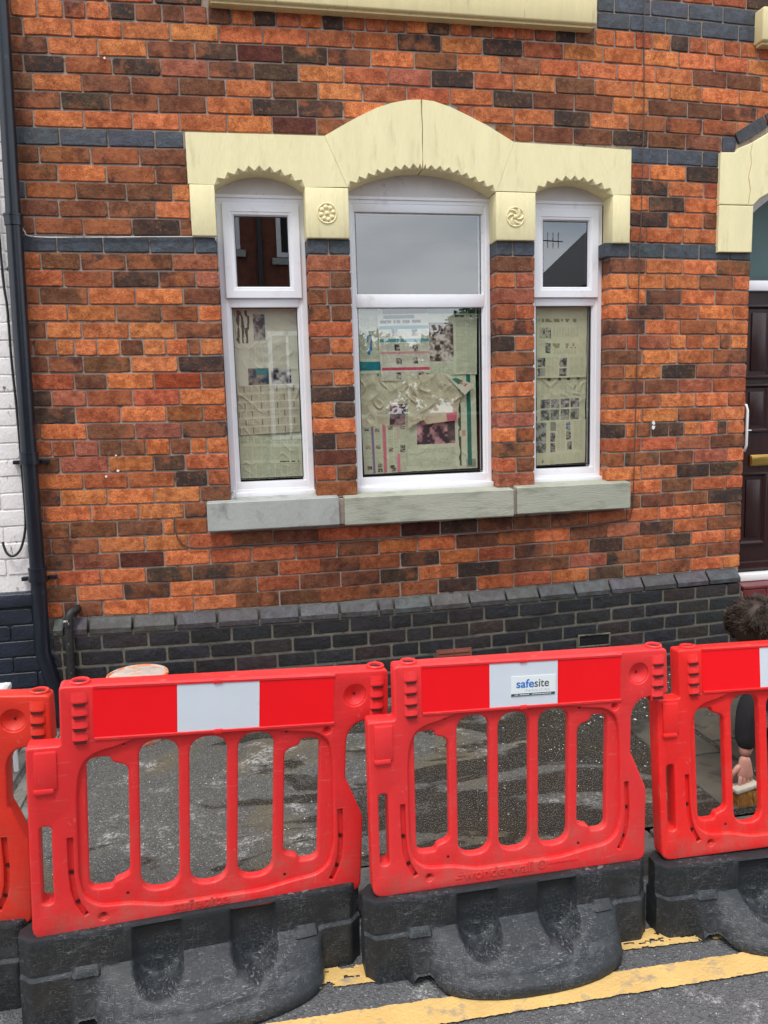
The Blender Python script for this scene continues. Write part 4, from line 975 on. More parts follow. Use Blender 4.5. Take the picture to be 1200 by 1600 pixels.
def base_mesh():
    nx = 150; xs = [-.030 + .925 * i / nx for i in range(nx + 1)]; V = []; F = []
    def prof(x):
        e = min((x + .030), (.895 - x)); end = (1 - sm(.0, .035, e)) * .03      # rounded plan corners of the end blocks
        m = sm(.092, .106, x) * (1 - sm(.768, .782, x))
        u = (x - .468) / .308; d = .030 + (.122 * math.sqrt(max(0, 1 - abs(u) ** 2.3)) if abs(u) < 1 else 0)
        lift = .034 * sm(.098, .118, x) * (1 - sm(.160, .200, x)) + .030 * sm(.742, .752, x) * (1 - sm(.768, .780, x))
        lift *= m
        P = []
        def add(h, z): P.append((h, z))
        add(0, .258); add(.040, .258); add(.049, .256); add(.052, .250)
        for k in range(1, 11): add(.052, .250 + (.150 - .250) * k / 10)
        hb = .066
        zf = .036 + .024 * (1 - m)
        N_ = 26
        for k in range(1, N_ + 1):
            t = k / N_
            # end block: small ledge then vertical ; middle: long slope to the toe
            tb = min(1, t / .12); hB = .052 + (hb - .052) * tb; zB = .150 - .006 * tb - (.150 - .006 - .03) * max(0, (t - .12) / .88)
            hM = .052 + (hb + d - .052) * t ** .92; zM = .148 + (zf - .148) * (t ** 1.12)
            add(hB * (1 - m) + hM * m, zB * (1 - m) + zM * m)
        hl, zl = P[-1]
        for dz, dh in ((.45, .006), (.75, .004), (1.0, -.002)): add(hl + dh * m, max(lift, zl * (1 - dz)) if True else 0)
        add(hl - .012, lift + 0.0)
        Q = []
        for i, (h, z) in enumerate(P):
            mk = 0
            for c in (.322, .582):
                q = ((x - c) / .067) ** 2 + (max(0, .142 - z) / .060) ** 2
                top = 1 - sm(.238, .250, z); mk = max(mk, (1 - sm(.62, 1.02, q)) * top)
            if mk > 0 and 3 < i < len(P) - 5: h = h + (min(h, .030 + .16 * max(0, .15 - z)) - h) * mk; z = z - .004 * mk
            # raised tread panel on the slope
            if m > .9 and i > 14 and .25 < x < .66 and .063 < z < .098 and mk < .01: h += .003; z += .0025
            # little ledges beside the pockets
            for a, b in ((.105, .172), (.70, .765)):
                if a < x < b and .138 < z < .158 and m > .5: h += .012
            Q.append((max(0, h - end if i > 0 else 0), z))
        return Q
    cols = [prof(x) for x in xs]; m = len(cols[0]); 
    for s in (-1, 1):
        k0 = len(V)
        for x, c in zip(xs, cols):
            for h, z in c: V.append((x, .03 + s * h, z))
        for i in range(nx):
            for j in range(m - 1):
                f = (k0 + i * m + j, k0 + i * m + j + 1, k0 + (i + 1) * m + j + 1, k0 + (i + 1) * m + j); F.append(f if s < 0 else f[::-1])
    # end caps
    n0 = (nx + 1) * m
    for i in (0, nx):
        for j in range(m - 1):
            f = (i * m + j, n0 + i * m + j, n0 + i * m + j + 1, i * m + j + 1); F.append(f if i == 0 else f[::-1])
    return V, F
BV, BF = base_mesh()
base0 = None
def barrier(loc, ang, sx, red, word, label, sticker=False, tilt=0, lift=0, lean=0, sz=1):
    global base0
    t = empty('plastic_barrier', loc); tag(t, label, 'barrier', 'plastic barriers standing end to end along the kerb'); t.rotation_euler = (0, 0, ang); t.scale = (sx, 1, 1)
    o = panel_mesh(word).make('panel', red, t, smooth=35)
    if base0 is None: base0 = obj('base', BV, BF, MT['base'], t, smooth=50)
    else: b = base0.copy(); C.objects.link(b); b.parent = t
    zt = lambda x: .9635 - (x - .163) * .038; zb = lambda x: .826 - (x - .163) * .038
    for a, b, m, nm in ((.164, .373, 'retro', 'red_reflector'), (.3735, .590, 'retrow', 'white_reflector'), (.5905, .797, 'retro', 'red_reflector')):
        n = 1; V = [(a, -.0016, zb(a)), (b, -.0016, zb(b)), (b, -.0016, zt(b)), (a, -.0016, zt(a)), (a, .0012, zb(a)), (b, .0012, zb(b)), (b, .0012, zt(b)), (a, .0012, zt(a))]
        F = [(0, 1, 2, 3), (4, 7, 6, 5), (0, 4, 5, 1), (3, 2, 6, 7), (0, 3, 7, 4), (1, 5, 6, 2)]; obj(nm, V, F, MT[m], t)
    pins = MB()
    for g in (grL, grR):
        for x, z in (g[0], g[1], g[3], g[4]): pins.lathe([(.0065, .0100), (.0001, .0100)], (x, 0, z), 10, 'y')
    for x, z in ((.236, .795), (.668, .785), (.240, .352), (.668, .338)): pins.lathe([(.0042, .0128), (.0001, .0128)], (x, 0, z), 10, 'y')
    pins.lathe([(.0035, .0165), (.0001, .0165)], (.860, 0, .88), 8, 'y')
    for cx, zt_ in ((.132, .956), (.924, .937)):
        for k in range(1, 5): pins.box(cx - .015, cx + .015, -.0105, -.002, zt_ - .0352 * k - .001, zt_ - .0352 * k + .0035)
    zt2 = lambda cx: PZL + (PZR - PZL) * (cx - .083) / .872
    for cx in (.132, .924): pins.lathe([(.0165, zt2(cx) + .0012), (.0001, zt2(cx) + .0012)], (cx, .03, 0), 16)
    tag(pins.make('painted_hole_shade', MT['hole'], t), kind='stuff')  # flat dark discs and strips paint the shade inside holes and rib slots
    if sticker:
        st = MB().box(.414, .556, -.0032, -.0018, .846, .908).make('sticker', MT['sticker'], t); st.rotation_euler = (0, .030, 0); st.location = (.0, 0, .014)
        V, F = text_mesh('safe', .036, .0002, .431, .873, -.0036, 1.0, .0006, .056); obj('blue_lettering', V, F, MT['skyblue'], st)
        V, F = text_mesh('site', .036, .0002, .489, .873, -.0036, 1.0, .0002, .046); obj('grey_lettering', V, F, MT['greyprint'], st)
        V, F = text_mesh('F A C I L I T I E S', .009, .0002, .462, .860, -.0036, 1.0, 0, .075); obj('small_lettering', V, F, MT['lightprint'], st)
        MB().box(.415, .555, -.0040, -.0030, .847, .8545).make('sticker_band', MT['greyprint'], st)
        bl = MB()
        for i in range(30):
            if i not in (3, 12, 13): bl.box(.426 + i * .0039, .4285 + i * .0039 + (i % 3) * .0003, -.0043, -.0040, .8495, .8518 + (i % 2) * .0008)
        tag(bl.make('band_print', MT['sticker'], st), kind='stuff')
    for c in t.children:
        if not c.name.startswith('base'):
            r0 = c.matrix_basis.copy(); c.matrix_basis = Matrix.Rotation(tilt, 4, 'Y') @ Matrix.Rotation(-lean, 4, 'X') @ Matrix.Translation((0, 0, lift)) @ Matrix.Scale(sz, 4, (0, 0, 1)) @ r0
        else: c.matrix_basis = Matrix.Translation((0, lean * .12, lift * .5 + tilt * .2)) @ Matrix.Rotation(tilt * .5, 4, 'Y') @ Matrix.Scale(sz, 4, (0, 0, 1))
    return t
barrier((-.642, -2.001, 0), R(5.3), 1.061, MT['red1'], 1, 'pink-red plastic barrier with a plain white reflector, in front of the downpipe and bucket', tilt=R(2.8), lift=.001, lean=-.03, sz=1.03)
barrier((.336, -2.025, 0), R(0), .994, MT['red2'], 2, 'red plastic barrier with a white and blue sticker on its reflector', sticker=True)
barrier((1.286, -2.049, 0), R(-3.05), .953, MT['red3'], 0, 'bright red plastic barrier in front of the crouching person', tilt=R(-1.07), lean=.08, sz=.955)
barrier((-1.590, -1.86, 0), R(-1.7), 1.03, MT['red0'], 0, 'orange-red plastic barrier cut off by the left edge of the picture', tilt=R(2.9), lift=.03)
barrier((2.232, -2.075, 0), R(-1.0), 1.0, MT['red3'], 0, 'bright red plastic barrier beyond the right edge of the picture')
# ================================================================ downpipe, stub pipe, cables
def spline(P, n=8):
    out = []
    P = [Vector(p) for p in P]
    for i in range(len(P) - 1):
        a, b, c, d = P[max(0, i - 1)], P[i], P[i + 1], P[min(len(P) - 1, i + 2)]
        for k in range(n):
            t = k / n; out.append(.5 * ((2 * b) + (c - a) * t + (2 * a - 5 * b + 4 * c - d) * t * t + (3 * b - a - 3 * c + d) * t ** 3))
    return out + [P[-1]]
pc = [(4.6, -.93), (3.34, -.958), (2.77, -.975), (1.876, -.995), (.92, -1.010), (.38, -1.020), (.12, -1.024)]
def pxz(z):
    for (z0, x0), (z1, x1) in zip(pc, pc[1:]):
        if z1 <= z <= z0: return x1 + (x0 - x1) * (z - z1) / (z0 - z1)
    return pc[0][1]
dp_ = empty('downpipe', (-1.02, -.055, .1)); tag(dp_, 'tall black downpipe where the brick house meets the white one', 'downpipe')
def loc(o, p): o.parent = p; o.matrix_parent_inverse = Matrix.Translation(-Vector(p.location)); return o
def pipe(z0, z1, r): return [(pxz(z0), -.055, z0), (pxz((z0 + z1) / 2), -.055, (z0 + z1) / 2), (pxz(z1), -.055, z1)]
for z0, z1, r in ((.115, .935, .0375), (.93, 1.52, .036), (1.515, 2.66, .037), (2.655, 4.5, .034)): loc(MB().tube(pipe(z0, z1, r), r, 28).make('pipe_length', MT['pipe'], smooth=50), dp_)
for z in (.935, 1.515, 2.64):
    x = pxz(z); mb = MB().lathe([(.036, z - .024), (.0425, z - .022), (.0425, z + .020), (.0445, z + .021), (.0445, z + .030), (.036, z + .031)], (x, -.055, 0), 28)
    loc(mb.make('collar', MT['pipe'], smooth=40), dp_)
for z in (.905, 1.495):
    x = pxz(z); mb = MB().lathe([(.044, z - .010), (.0465, z - .010), (.0465, z + .010), (.044, z + .010)], (x, -.055, 0), 28); mb.box(x + .038, x + .085, -.035, -.008, z - .010, z + .010, .003); mb.box(x - .085, x - .038, -.035, -.008, z - .010, z + .010, .003)
    loc(mb.make('bracket', MT['pipe'], smooth=40), dp_)
stub = empty('stub_pipe', (-.885, -.06, .1)); tag(stub, 'short crusty iron pipe with white paint blots beside the black downpipe', 'pipe')
loc(MB().tube(spline([(-.888, -.07, .105), (-.887, -.07, .40), (-.884, -.07, .58), (-.880, -.062, .69), (-.868, -.045, .722), (-.850, -.02, .728), (-.845, .02, .728)]), .0205, 16).make('pipe_length', MT['iron'], smooth=60), stub)
loc(MB().lathe([(.02, .655), (.026, .655), (.026, .69), (.02, .69)], (-.882, -.064, 0), 18).make('collar', MT['iron']), stub)
tag(MB().tube(spline([(2.285, -.009, 5.2), (2.28, -.009, 3.845), (2.286, -.010, 3.361), (2.284, -.009, 2.86), (2.275, -.010, 2.517), (2.270, -.009, 1.918), (2.263, -.009, 1.25), (2.258, -.010, 1.12), (2.243, -.009, 1.05), (2.206, -.009, 1.029), (1.9, -.009, 1.008), (1.518, -.009, 1.006), (.778, -.009, 1.004), (.082, -.009, 1.010), (-.20, -.009, 1.008), (-.285, -.009, 1.025), (-.322, -.009, 1.075), (-.332, -.009, 1.122), (-.329, -.009, 1.179)], 6), .0034, 6).make('cable', MT['cable'], smooth=60), 'thin brown cable down the wall beside the right window and under the sill', 'cable')
tag(MB().tube(spline([(-.958, -.012, 3.7), (-.955, -.012, 3.1), (-.962, -.012, 2.784), (-.965, -.012, 2.67), (-.945, -.012, 2.605), (-.898, -.014, 2.578), (-.618, -.010, 2.580), (-.314, -.010, 2.586), (-.07, -.010, 2.589), (-.043, -.010, 2.575), (-.036, .02, 2.53), (-.042, .06, 2.3), (-.043, .07, 1.9), (-.042, .07, 1.32), (-.035, .04, 1.285), (-.02, .0, 1.30), (-.012, -.005, 1.285), (-.03, .0, 1.262)], 6), .0034, 6).make('cable', MT['cablew'], smooth=60), 'pale cable along the blue bricks towards the top of the left window', 'cable')
tag(MB().tube(spline([(-1.052, -.02, 3.6), (-1.058, -.02, 2.484), (-1.050, -.02, 2.245), (-1.052, -.02, 2.0), (-1.048, -.02, 1.723), (-1.050, -.02, 1.439), (-1.052, -.02, 1.246), (-1.060, -.022, 1.149), (-1.085, -.03, 1.062), (-1.118, -.036, 1.028), (-1.148, -.036, 1.040), (-1.164, -.03, 1.082), (-1.166, -.026, 1.10)], 6), .0062, 8).make('cable', MT['cableb'], smooth=60), 'black cable ending in a hook on the white painted wall', 'cable')
# ================================================================ the white neighbour
nb = empty('white_painted_house', (-2.0, 0, .1)); tag(nb, 'white painted brick house with a navy base at the left edge', 'house')
WB = MB().box(-2.6, -1.004, .006, .12, .83, 5.3).make('wall', MT['whitebrick']); loc(WB, nb)
NBs = MB().box(-2.6, -1.004, -.03, .12, .0, .828).make('plinth', MT['navybrick']); loc(NBs, nb)
loose = {'w': MB(), 'n': MB()}
for n in range(-21, 38):
    z = 1.72 + 1.3316 - n * .0835
    if n < 26: y, m, nm, k, par = 0.0, 'whitebrick', 'painted_brick', 'w', WB
    else: y, m, nm, k, par = -.037, 'navybrick', 'navy_brick', 'n', NBs
    if n in (26,):
        x = -2.6
        while x < -1.01:
            b = min(x + .225, -1.006); o = MB().box(x + .002, b - .002, -.048, .02, .762, .836, .010).make('navy_coping', MT['navybrick'], NBs, smooth=50); o.matrix_parent_inverse = Matrix.Identity(4); x += .225
        continue
    x = -2.6 - (n % 2) * .112 - .03
    while x < -1.01:
        a, b = max(x, -2.6), min(x + .225, -1.006)
        if b - a > .04 and z > .08:
            V, F = brick_geo(a, b, lambda X, s: z + (s - .5) * .0835, .007, y, .05, .0012, .007)
            if a > -1.42 and n > -11:
                obj(nm, V, F, MT[m], par)
            else: loose[k].add(V, F)
        x += .225
tag(loose['w'].make('painted_brick_courses', MT['whitebrick'], WB), kind='stuff'); tag(loose['n'].make('navy_brick_courses', MT['navybrick'], NBs), kind='stuff')
# ================================================================ newspapers behind the panes
def mat_paper():
    m = bpy.data.materials.new('newsprint'); m.use_nodes = True; t = m.node_tree; b = t.nodes['Principled BSDF']; l = t.links.new
    a = N(t, 'ShaderNodeAttribute', attribute_name='ink'); l(a.outputs['Color'], b.inputs['Base Color']); b.inputs['Roughness'].default_value = .85; b.inputs['Specular IOR Level'].default_value = .2
    return m
MT['paper'] = mat_paper()
PAPER = np.array((.68, .67, .54))
def vnoise(u, v, s, seed):
    r = np.random.RandomState(seed); g = r.rand(64, 64); x = (u * s) % 63; y = (v * s) % 63; i = x.astype(int); j = y.astype(int); fx = x - i; fy = y - j
    fx = fx * fx * (3 - 2 * fx); fy = fy * fy * (3 - 2 * fy)
    return g[i, j] * (1 - fx) * (1 - fy) + g[i + 1, j] * fx * (1 - fy) + g[i, j + 1] * (1 - fx) * fy + g[i + 1, j + 1] * fx * fy
class Ink:
    """colours a sheet's vertices; X, Z in metres from the sheet's top left corner (Z down)"""
    def __init__(s, U, V, w, h, seed, tint=(1, 1, 1)):
        s.x = U * w; s.z = V * h; s.w = w; s.h = h; s.seed = seed
        s.c = np.ones((len(U), 3)) * PAPER * np.array(tint); s.c *= (1 - .10 * vnoise(s.x, s.z, 22, seed))[:, None]
    def m(s, a, b, c, d): return (s.x >= a * s.w) & (s.x < b * s.w) & (s.z >= c * s.h) & (s.z < d * s.h)
    def rect(s, a, b, c, d, col, al=1): k = s.m(a, b, c, d); s.c[k] = s.c[k] * (1 - al) + np.array(col) * al
    def photo(s, a, b, c, d, c1=(.05, .04, .05), c2=(.45, .40, .33), sc=55, seed=None):
        k = s.m(a, b, c, d); n = vnoise(s.x + a, s.z + c, sc, (seed or s.seed) + int(a * 100)) * .6 + vnoise(s.x, s.z, sc * 2.7, s.seed + 9) * .4
        n = np.clip((n - .32) / .36, 0, 1)[:, None]; s.c[k] = (np.array(c1) * (1 - n) + np.array(c2) * n)[k]
    def text(s, a, b, c, d, cols=3, dark=.42, pitch=.0078, vert=False):
        k = s.m(a, b, c, d); x, z = (s.x, s.z) if not vert else (s.z, s.x)
        line = (np.floor(z / pitch)).astype(int); ph = (z / pitch) % 1
        wn_ = vnoise(x + line * 3.7, z * 0 + line * 1.3, 160, s.seed + 3); on = (ph > .3) & (ph < .85) & (wn_ > .3)
        cw = (b - a) * s.w / cols if not vert else (d - c) * s.h / cols; off = (x - (a * s.w if not vert else c * s.h)) % cw
        k2 = k & on & (off > .004); s.c[k2] *= (1 - dark)
        s.c[k & ~on & (off > .004)] *= .93
    def head(s, a, b, c, d, col=(.08, .09, .08), seed=1):
        k = s.m(a, b, c, d); n = vnoise(s.x, s.z * .3, 95, s.seed + seed); s.c[k & (n > .47)] = col
def paper(label, quad, y, fn, crumple=.003, seed=1, tint=(1, 1, 1), res=.0027, folds=0):
    """quad: world (x, z) of top left, top right, bottom right, bottom left"""
    q = [np.array(p) for p in quad]; w_ = float(np.linalg.norm(q[1] - q[0])); h = float(np.linalg.norm(q[3] - q[0])); nx = max(8, int(w_ / res)); ny = max(8, int(h / res))
    U, Vv = np.meshgrid(np.linspace(0, 1, nx + 1), np.linspace(0, 1, ny + 1)); U = U.ravel(); Vv = Vv.ravel()
    P = (1 - U)[:, None] * (1 - Vv)[:, None] * q[0] + U[:, None] * (1 - Vv)[:, None] * q[1] + U[:, None] * Vv[:, None] * q[2] + (1 - U)[:, None] * Vv[:, None] * q[3]
    ink = Ink(U, Vv, w_, h, seed, tint); fn(ink)
    x, z = P[:, 0], P[:, 1]
    r1 = np.abs(vnoise(x * .8 + z * .6 + 3, z - x * .5 + 5, 9, seed) - .5); r2 = np.abs(vnoise(x - z * .7 + 3, z + x + 3, 17, seed + 4) - .5)
    r3 = np.abs(vnoise(x * .5 - z * .9 + 7, z * .5 + x * .9 + 4, 12, seed + 6) - .5)
    dy = .85 * crumple * (2.6 * np.minimum(r1, r2 * 1.3) + 1.5 * np.minimum(r3, .2) + .5 * r2)
    rag = .002 * (vnoise(x * 0 + U * 2, Vv * 2 + 1, 30, seed) - .5); z = z + rag
    V3 = np.stack([x, y + dy, z], 1); idx = np.arange((nx + 1) * (ny + 1)).reshape(ny + 1, nx + 1)
    Fq = np.stack([idx[:-1, :-1], idx[1:, :-1], idx[1:, 1:], idx[:-1, 1:]], -1).reshape(-1, 4)
    ctr = np.array([x.mean(), y, z.min()]); me = bpy.data.meshes.new('newspaper_sheet')
    me.vertices.add(len(V3)); me.vertices.foreach_set('co', (V3 - ctr).astype(np.float32).ravel()); me.loops.add(Fq.size); me.loops.foreach_set('vertex_index', Fq.ravel().astype(np.int32))
    me.polygons.add(len(Fq)); me.polygons.foreach_set('loop_start', np.arange(0, Fq.size, 4, dtype=np.int32)); me.polygons.foreach_set('loop_total', np.full(len(Fq), 4, dtype=np.int32)); me.update(calc_edges=True)
    a = me.color_attributes.new('ink', 'FLOAT_COLOR', 'POINT'); a.data.foreach_set('color', np.concatenate([np.clip(ink.c, 0, 1), np.ones((len(V3), 1))], 1).astype(np.float32).ravel())
    me.materials.append(MT['paper']); me.shade_smooth(); o = bpy.data.objects.new('newspaper_sheet', me); C.objects.link(o); o.location = ctr
    return tag(o, label, 'newspaper', 'newspaper sheets taped up behind the window panes')
def mid(u, v): return (.700 + .675 * u, 2.256 - .915 * v)
def lw(u, v): return (.020 + .345 * u, 2.260 - .915 * v)
def rw(u, v): return (1.705 + .345 * u, 2.262 - .915 * v)
def s1_(k):
    k.text(.05, .95, .12, .65, 2, .3); k.rect(.0, 1, .69, .80, (.02, .20, .25)); k.head(.35, .55, .35, .6, (.05, .18, .42)); k.rect(.1, .8, .03, .05, (.03, .14, .10)); k.text(.05, .95, .84, 1, 2, .4); k.rect(.72, .78, .84, 1, (.05, .05, .05), .7)
def s2_(k):
    k.rect(.12, .72, .015, .07, (.03, .14, .10)); k.head(.03, .97, .095, .14, (.07, .08, .06))
    k.rect(.02, 1, .175, .225, (.07, .27, .29)); k.rect(.02, 1, .37, .42, (.07, .27, .29)); k.rect(.02, 1, .565, .60, (.58, .30, .30)); k.rect(.02, 1, .80, .85, (.55, .07, .13))
    for v in (.235, .43, .61, .87): k.text(.03, .98, v, v + .12, 6, .25)
    for u, v in ((.27, .23), (.66, .23), (.30, .45), (.66, .46), (.32, .66), (.65, .65), (.30, .88), (.75, .88), (.92, .9)): k.photo(u, u + .11, v, v + .10, (.04, .04, .04), (.5, .45, .38), 90)
def s3_(k):
    k.rect(.0, .97, .02, .09, (.03, .15, .10)); k.head(.55, .97, .11, .14); k.photo(.0, .52, .22, .80, (.09, .045, .04), (.62, .56, .50), 34); k.rect(.02, .26, .22, .34, (.13, .07, .05), .8); k.text(.56, .98, .18, .98, 2, .22); k.text(.02, .5, .83, .99, 2, .25)
def s4_(k):
    k.text(.03, .20, .05, .95, 1, .22); k.photo(.18, .70, .34, .73, (.035, .03, .045), (.66, .34, .36), 26); k.rect(.60, .70, .36, .70, (.05, .06, .06), .8); k.text(.20, .70, .77, .97, 2, .25); k.rect(.87, .925, .02, .97, (.02, .17, .14)); k.head(.745, .785, .02, .97, (.07, .08, .07), 5); k.rect(.80, .84, .60, .66, (.55, .2, .15), .7); k.rect(.85, .98, .90, .99, (.04, .14, .12), .6)
def s5_(k):
    k.text(.0, 1, .0, 1, 7, .25, .009); k.rect(.21, .27, .0, 1, (.20, .17, .30)); k.rect(.47, .55, .0, 1, (.60, .17, .22)); k.rect(.80, .87, .62, 1, (.66, .22, .27)); k.rect(.80, .87, .0, .3, (.55, .45, .35))
    for u, v in ((.06, .06), (.30, .08), (.60, .03), (.88, .02), (.07, .42), (.30, .42), (.60, .48), (.88, .42), (.88, .50), (.08, .84), (.33, .80), (.33, .90), (.62, .84), (.66, .90)): k.photo(u, u + .11, v, v + .075, (.05, .045, .05), (.42, .38, .3), 110)
def s6_(k): k.text(.35, .66, .62, .98, 2, .2); k.photo(.64, 1, .58, 1, (.04, .025, .035), (.32, .2, .2), 30); k.text(.05, .9, .08, .5, 5, .10)
def s7_(k): k.text(.05, .95, .04, .92, 6, .12)
def s8_(k):
    k.head(.04, .26, .05, .45, (.10, .10, .08), 2); k.photo(.32, .50, .10, .42, (.10, .09, .10), (.42, .40, .36), 40); k.text(.22, .55, .50, .68, 3, .22); k.text(.58, .80, .45, .68, 2, .18); k.photo(.20, .52, .76, 1, (.03, .07, .12), (.34, .28, .22), 40); k.rect(.33, .50, .76, .84, (.06, .22, .23)); k.photo(.56, .88, .76, 1, (.04, .03, .05), (.62, .60, .55), 26)
def s8b(k):
    k.rect(.0, .12, 0, 1, (.5, .6, .5), .3); k.photo(.20, .52, .0, .55, (.03, .07, .12), (.34, .30, .24), 40); k.photo(.58, .88, .0, .30, (.05, .04, .06), (.5, .48, .44), 30); k.photo(.82, .9, .2, .5, (.05, .04, .05), (.2, .18, .16), 40); k.text(.18, .52, .60, .85, 2, .3)
def s9_(k):
    for r in range(6):
        v = r / 6; k.text(.03, .97, v + .02, v + .14, 9, .28, .006); k.rect(0, 1, v, v + .014, (.66, .64, .52))
        for c in range(4):
            u = (.26 * c + (.13 if r % 2 else .02) + .1) % 1; k.rect(u, u + .014, v + .03, v + .15, (.10, .09, .07), .8)
def s10(k):
    k.text(.02, .97, .03, .28, 9, .30, .0062); k.head(.15, .85, .01, .035, (.09, .09, .07), 7); k.text(.05, .95, .34, .62, 6, .26, .0062); k.head(.5, .97, .64, .67, (.08, .08, .06), 8); k.text(.04, .96, .70, .97, 9, .30, .0062); k.rect(.02, .98, .685, .695, (.2, .2, .16), .6)
def s11(k):
    k.head(.1, .8, .26, .33, (.30, .28, .16), 3); k.photo(.12, .22, .43, .65, (.05, .05, .05), (.5, .5, .38), 70); k.photo(.23, .33, .43, .65, (.06, .06, .06), (.5, .5, .38), 70); k.text(.36, .84, .42, .62, 9, .20); k.photo(.22, .32, .74, .95, (.05, .05, .05), (.4, .4, .34), 70); k.head(.36, .8, .74, .84, (.33, .31, .18), 4); k.text(.36, .8, .85, .95, 8, .2)
def s12(k):
    for u in (.07, .48): k.photo(u, u + .14, .13, .52, (.06, .06, .06), (.5, .47, .42), 60); k.photo(u, u + .14, .58, .92, (.06, .06, .06), (.42, .42, .36), 60)
    k.text(.24, .46, .1, .9, 3, .18); k.text(.66, .94, .1, .9, 3, .18)
def s13(k):
    for u in (.27, .46, .64, .82): k.rect(u, u + .06, .03, .10, (.13, .13, .09))
    k.text(.14, .9, .12, .46, 9, .18)
    for i in range(4):
        u = .14 + i * .19; k.photo(u, u + .17, .50, .70, (.10, .09, .10), (.45, .42, .40), 55, 3); k.photo(u, u + .17, .73, .96, (.10, .10, .09), (.42, .42, .36), 60, 5)
    k.head(.02, .07, .45, .95, (.2, .12, .08), 2)
def s14(k):
    k.photo(.02, .25, .05, .72, (.06, .09, .07), (.42, .46, .40), 45); k.rect(.33, .44, .04, .25, (.15, .15, .15), .7); k.photo(.33, .42, .28, .48, (.05, .06, .06), (.35, .4, .42), 80); k.photo(.33, .42, .52, .72, (.05, .06, .06), (.35, .36, .32), 80)
    k.photo(.63, .71, .05, .24, (.05, .08, .12), (.5, .56, .58), 80); k.photo(.63, .72, .27, .45, (.05, .05, .05), (.4, .4, .36), 80); k.photo(.65, .74, .49, .68, (.04, .04, .04), (.36, .36, .3), 80)
    k.text(.44, .6, .04, .7, 2, .2); k.text(.76, .95, .04, .7, 2, .2); k.head(.05, .2, .76, .95, (.16, .2, .12), 6); k.text(.3, .9, .76, .95, 5, .08)
GR = (.93, 1.0, .90)
paper('greenish newspaper sheet with a teal bar at the upper left of the middle window', (mid(-.01, -.01), mid(.20, -.01), mid(.20, .46), mid(-.01, .46)), .156, s1_, .004, 11, GR)
paper('television page with teal and red bars in the middle window', (mid(.15, .035), mid(.58, .03), mid(.59, .43), mid(.175, .43)), .148, s2_, .005, 12)
paper('news page with a brown group photograph at the upper right of the middle window', (mid(.57, -.005), mid(1.0, -.005), mid(.995, .40), mid(.58, .40)), .153, s3_, .003, 13, GR)
paper('newspaper page with a pink and black photograph at the lower right of the middle window', (mid(.36, .385), mid(.985, .385), mid(.995, .985), mid(.345, .99)), .158, s4_, .004, 14, GR)
paper('listings page with purple and red stripes at the lower left of the middle window', (mid(-.005, .69), mid(.365, .70), mid(.36, .99), mid(.01, .995)), .150, s5_, .002, 15, GR)
paper('crumpled tan sheet with a small dark photograph at the left of the middle window', (mid(-.005, .405), mid(.40, .395), mid(.365, .70), mid(-.005, .705)), .145, s6_, .011, 16, (.92, .88, .78))
paper('big crumpled tan sheet folded over in the centre of the middle window', (mid(.39, .405), mid(.70, .39), mid(.87, .53), mid(.385, .725)), .136, s7_, .013, 17, (.90, .85, .74))
paper('second fold of tan newspaper with a pink patch in the middle window', (mid(.37, .53), mid(.84, .50), mid(.82, .68), mid(.55, .70)), .143, lambda k: (k.rect(.66, .96, .72, 1, (.62, .14, .20))), .010, 18, (.92, .80, .70))
paper('small folded corner printed green and red in the middle window', (mid(.70, .39), mid(.735, .40), mid(.965, .465), mid(.88, .53)), .134, lambda k: (k.rect(.3, 1, .30, .6, (.05, .20, .13)), k.rect(.45, .85, .55, .8, (.55, .08, .08)), k.head(.5, .8, .6, .75, (.5, .5, .4))), .002, 19)
paper('newspaper page with two pairs of photographs at the top of the left window', (lw(-.01, -.01), lw(.99, -.01), lw(.985, .46), lw(.0, .46)), .150, lambda k: (s8_(k)), .005, 21)
paper('tightly printed page with short dark strokes in the middle of the left window', (lw(.0, .445), lw(.98, .44), lw(.975, .725), lw(.01, .735)), .144, s9_, .007, 22, (.92, .88, .82))
paper('results page in tiny print at the bottom of the left window', (lw(.01, .70), lw(.99, .72), lw(.985, 1.0), lw(.0, 1.0)), .152, s10, .006, 23, GR)
YG = (.98, 1.0, .86)
paper('yellowish page with three tiny portraits at the top of the right window', (rw(.0, -.005), rw(.97, -.005), rw(.96, .31), rw(.02, .30)), .148, s11, .002, 31, YG)
paper('yellowish page with four portraits in two columns in the right window', (rw(.02, .295), rw(.965, .30), rw(.955, .44), rw(.02, .44)), .144, s12, .002, 32, YG)
paper('yellowish page with eight photographs in a grid in the right window', (rw(.02, .432), rw(.965, .425), rw(.95, .715), rw(.015, .72)), .150, s13, .006, 33, YG)
paper('yellowish page with a tall green photograph at the foot of the right window', (rw(.0, .708), rw(.955, .705), rw(.95, .985), rw(.0, .992)), .146, s14, .003, 34, YG)
# ================================================================ crouching person with a hand brush
def skin_mesh(name, verts, edges, radii, m, parent, sub=2, root=0):
    me = bpy.data.meshes.new(name); me.from_pydata(verts, edges, []); o = bpy.data.objects.new(name, me); C.objects.link(o)
    md = o.modifiers.new('s', 'SKIN'); md.use_smooth_shade = True
    for i, r in enumerate(radii):
        sv = me.skin_vertices[0].data[i]; sv.radius = (r, r) if not isinstance(r, tuple) else r; sv.use_root = (i == root)
    m2 = o.modifiers.new('u', 'SUBSURF'); m2.levels = sub; m2.render_levels = sub
    bpy.context.view_layer.update(); nm = bpy.data.meshes.new_from_object(o.evaluated_get(bpy.context.evaluated_depsgraph_get()))
    bpy.data.objects.remove(o); V = [tuple(v.co) for v in nm.vertices]; F = [tuple(p.vertices) for p in nm.polygons]; bpy.data.meshes.remove(nm)
    return V, F
def chain(pts, rad):
    return pts, [(i, i + 1) for i in range(len(pts) - 1)], rad
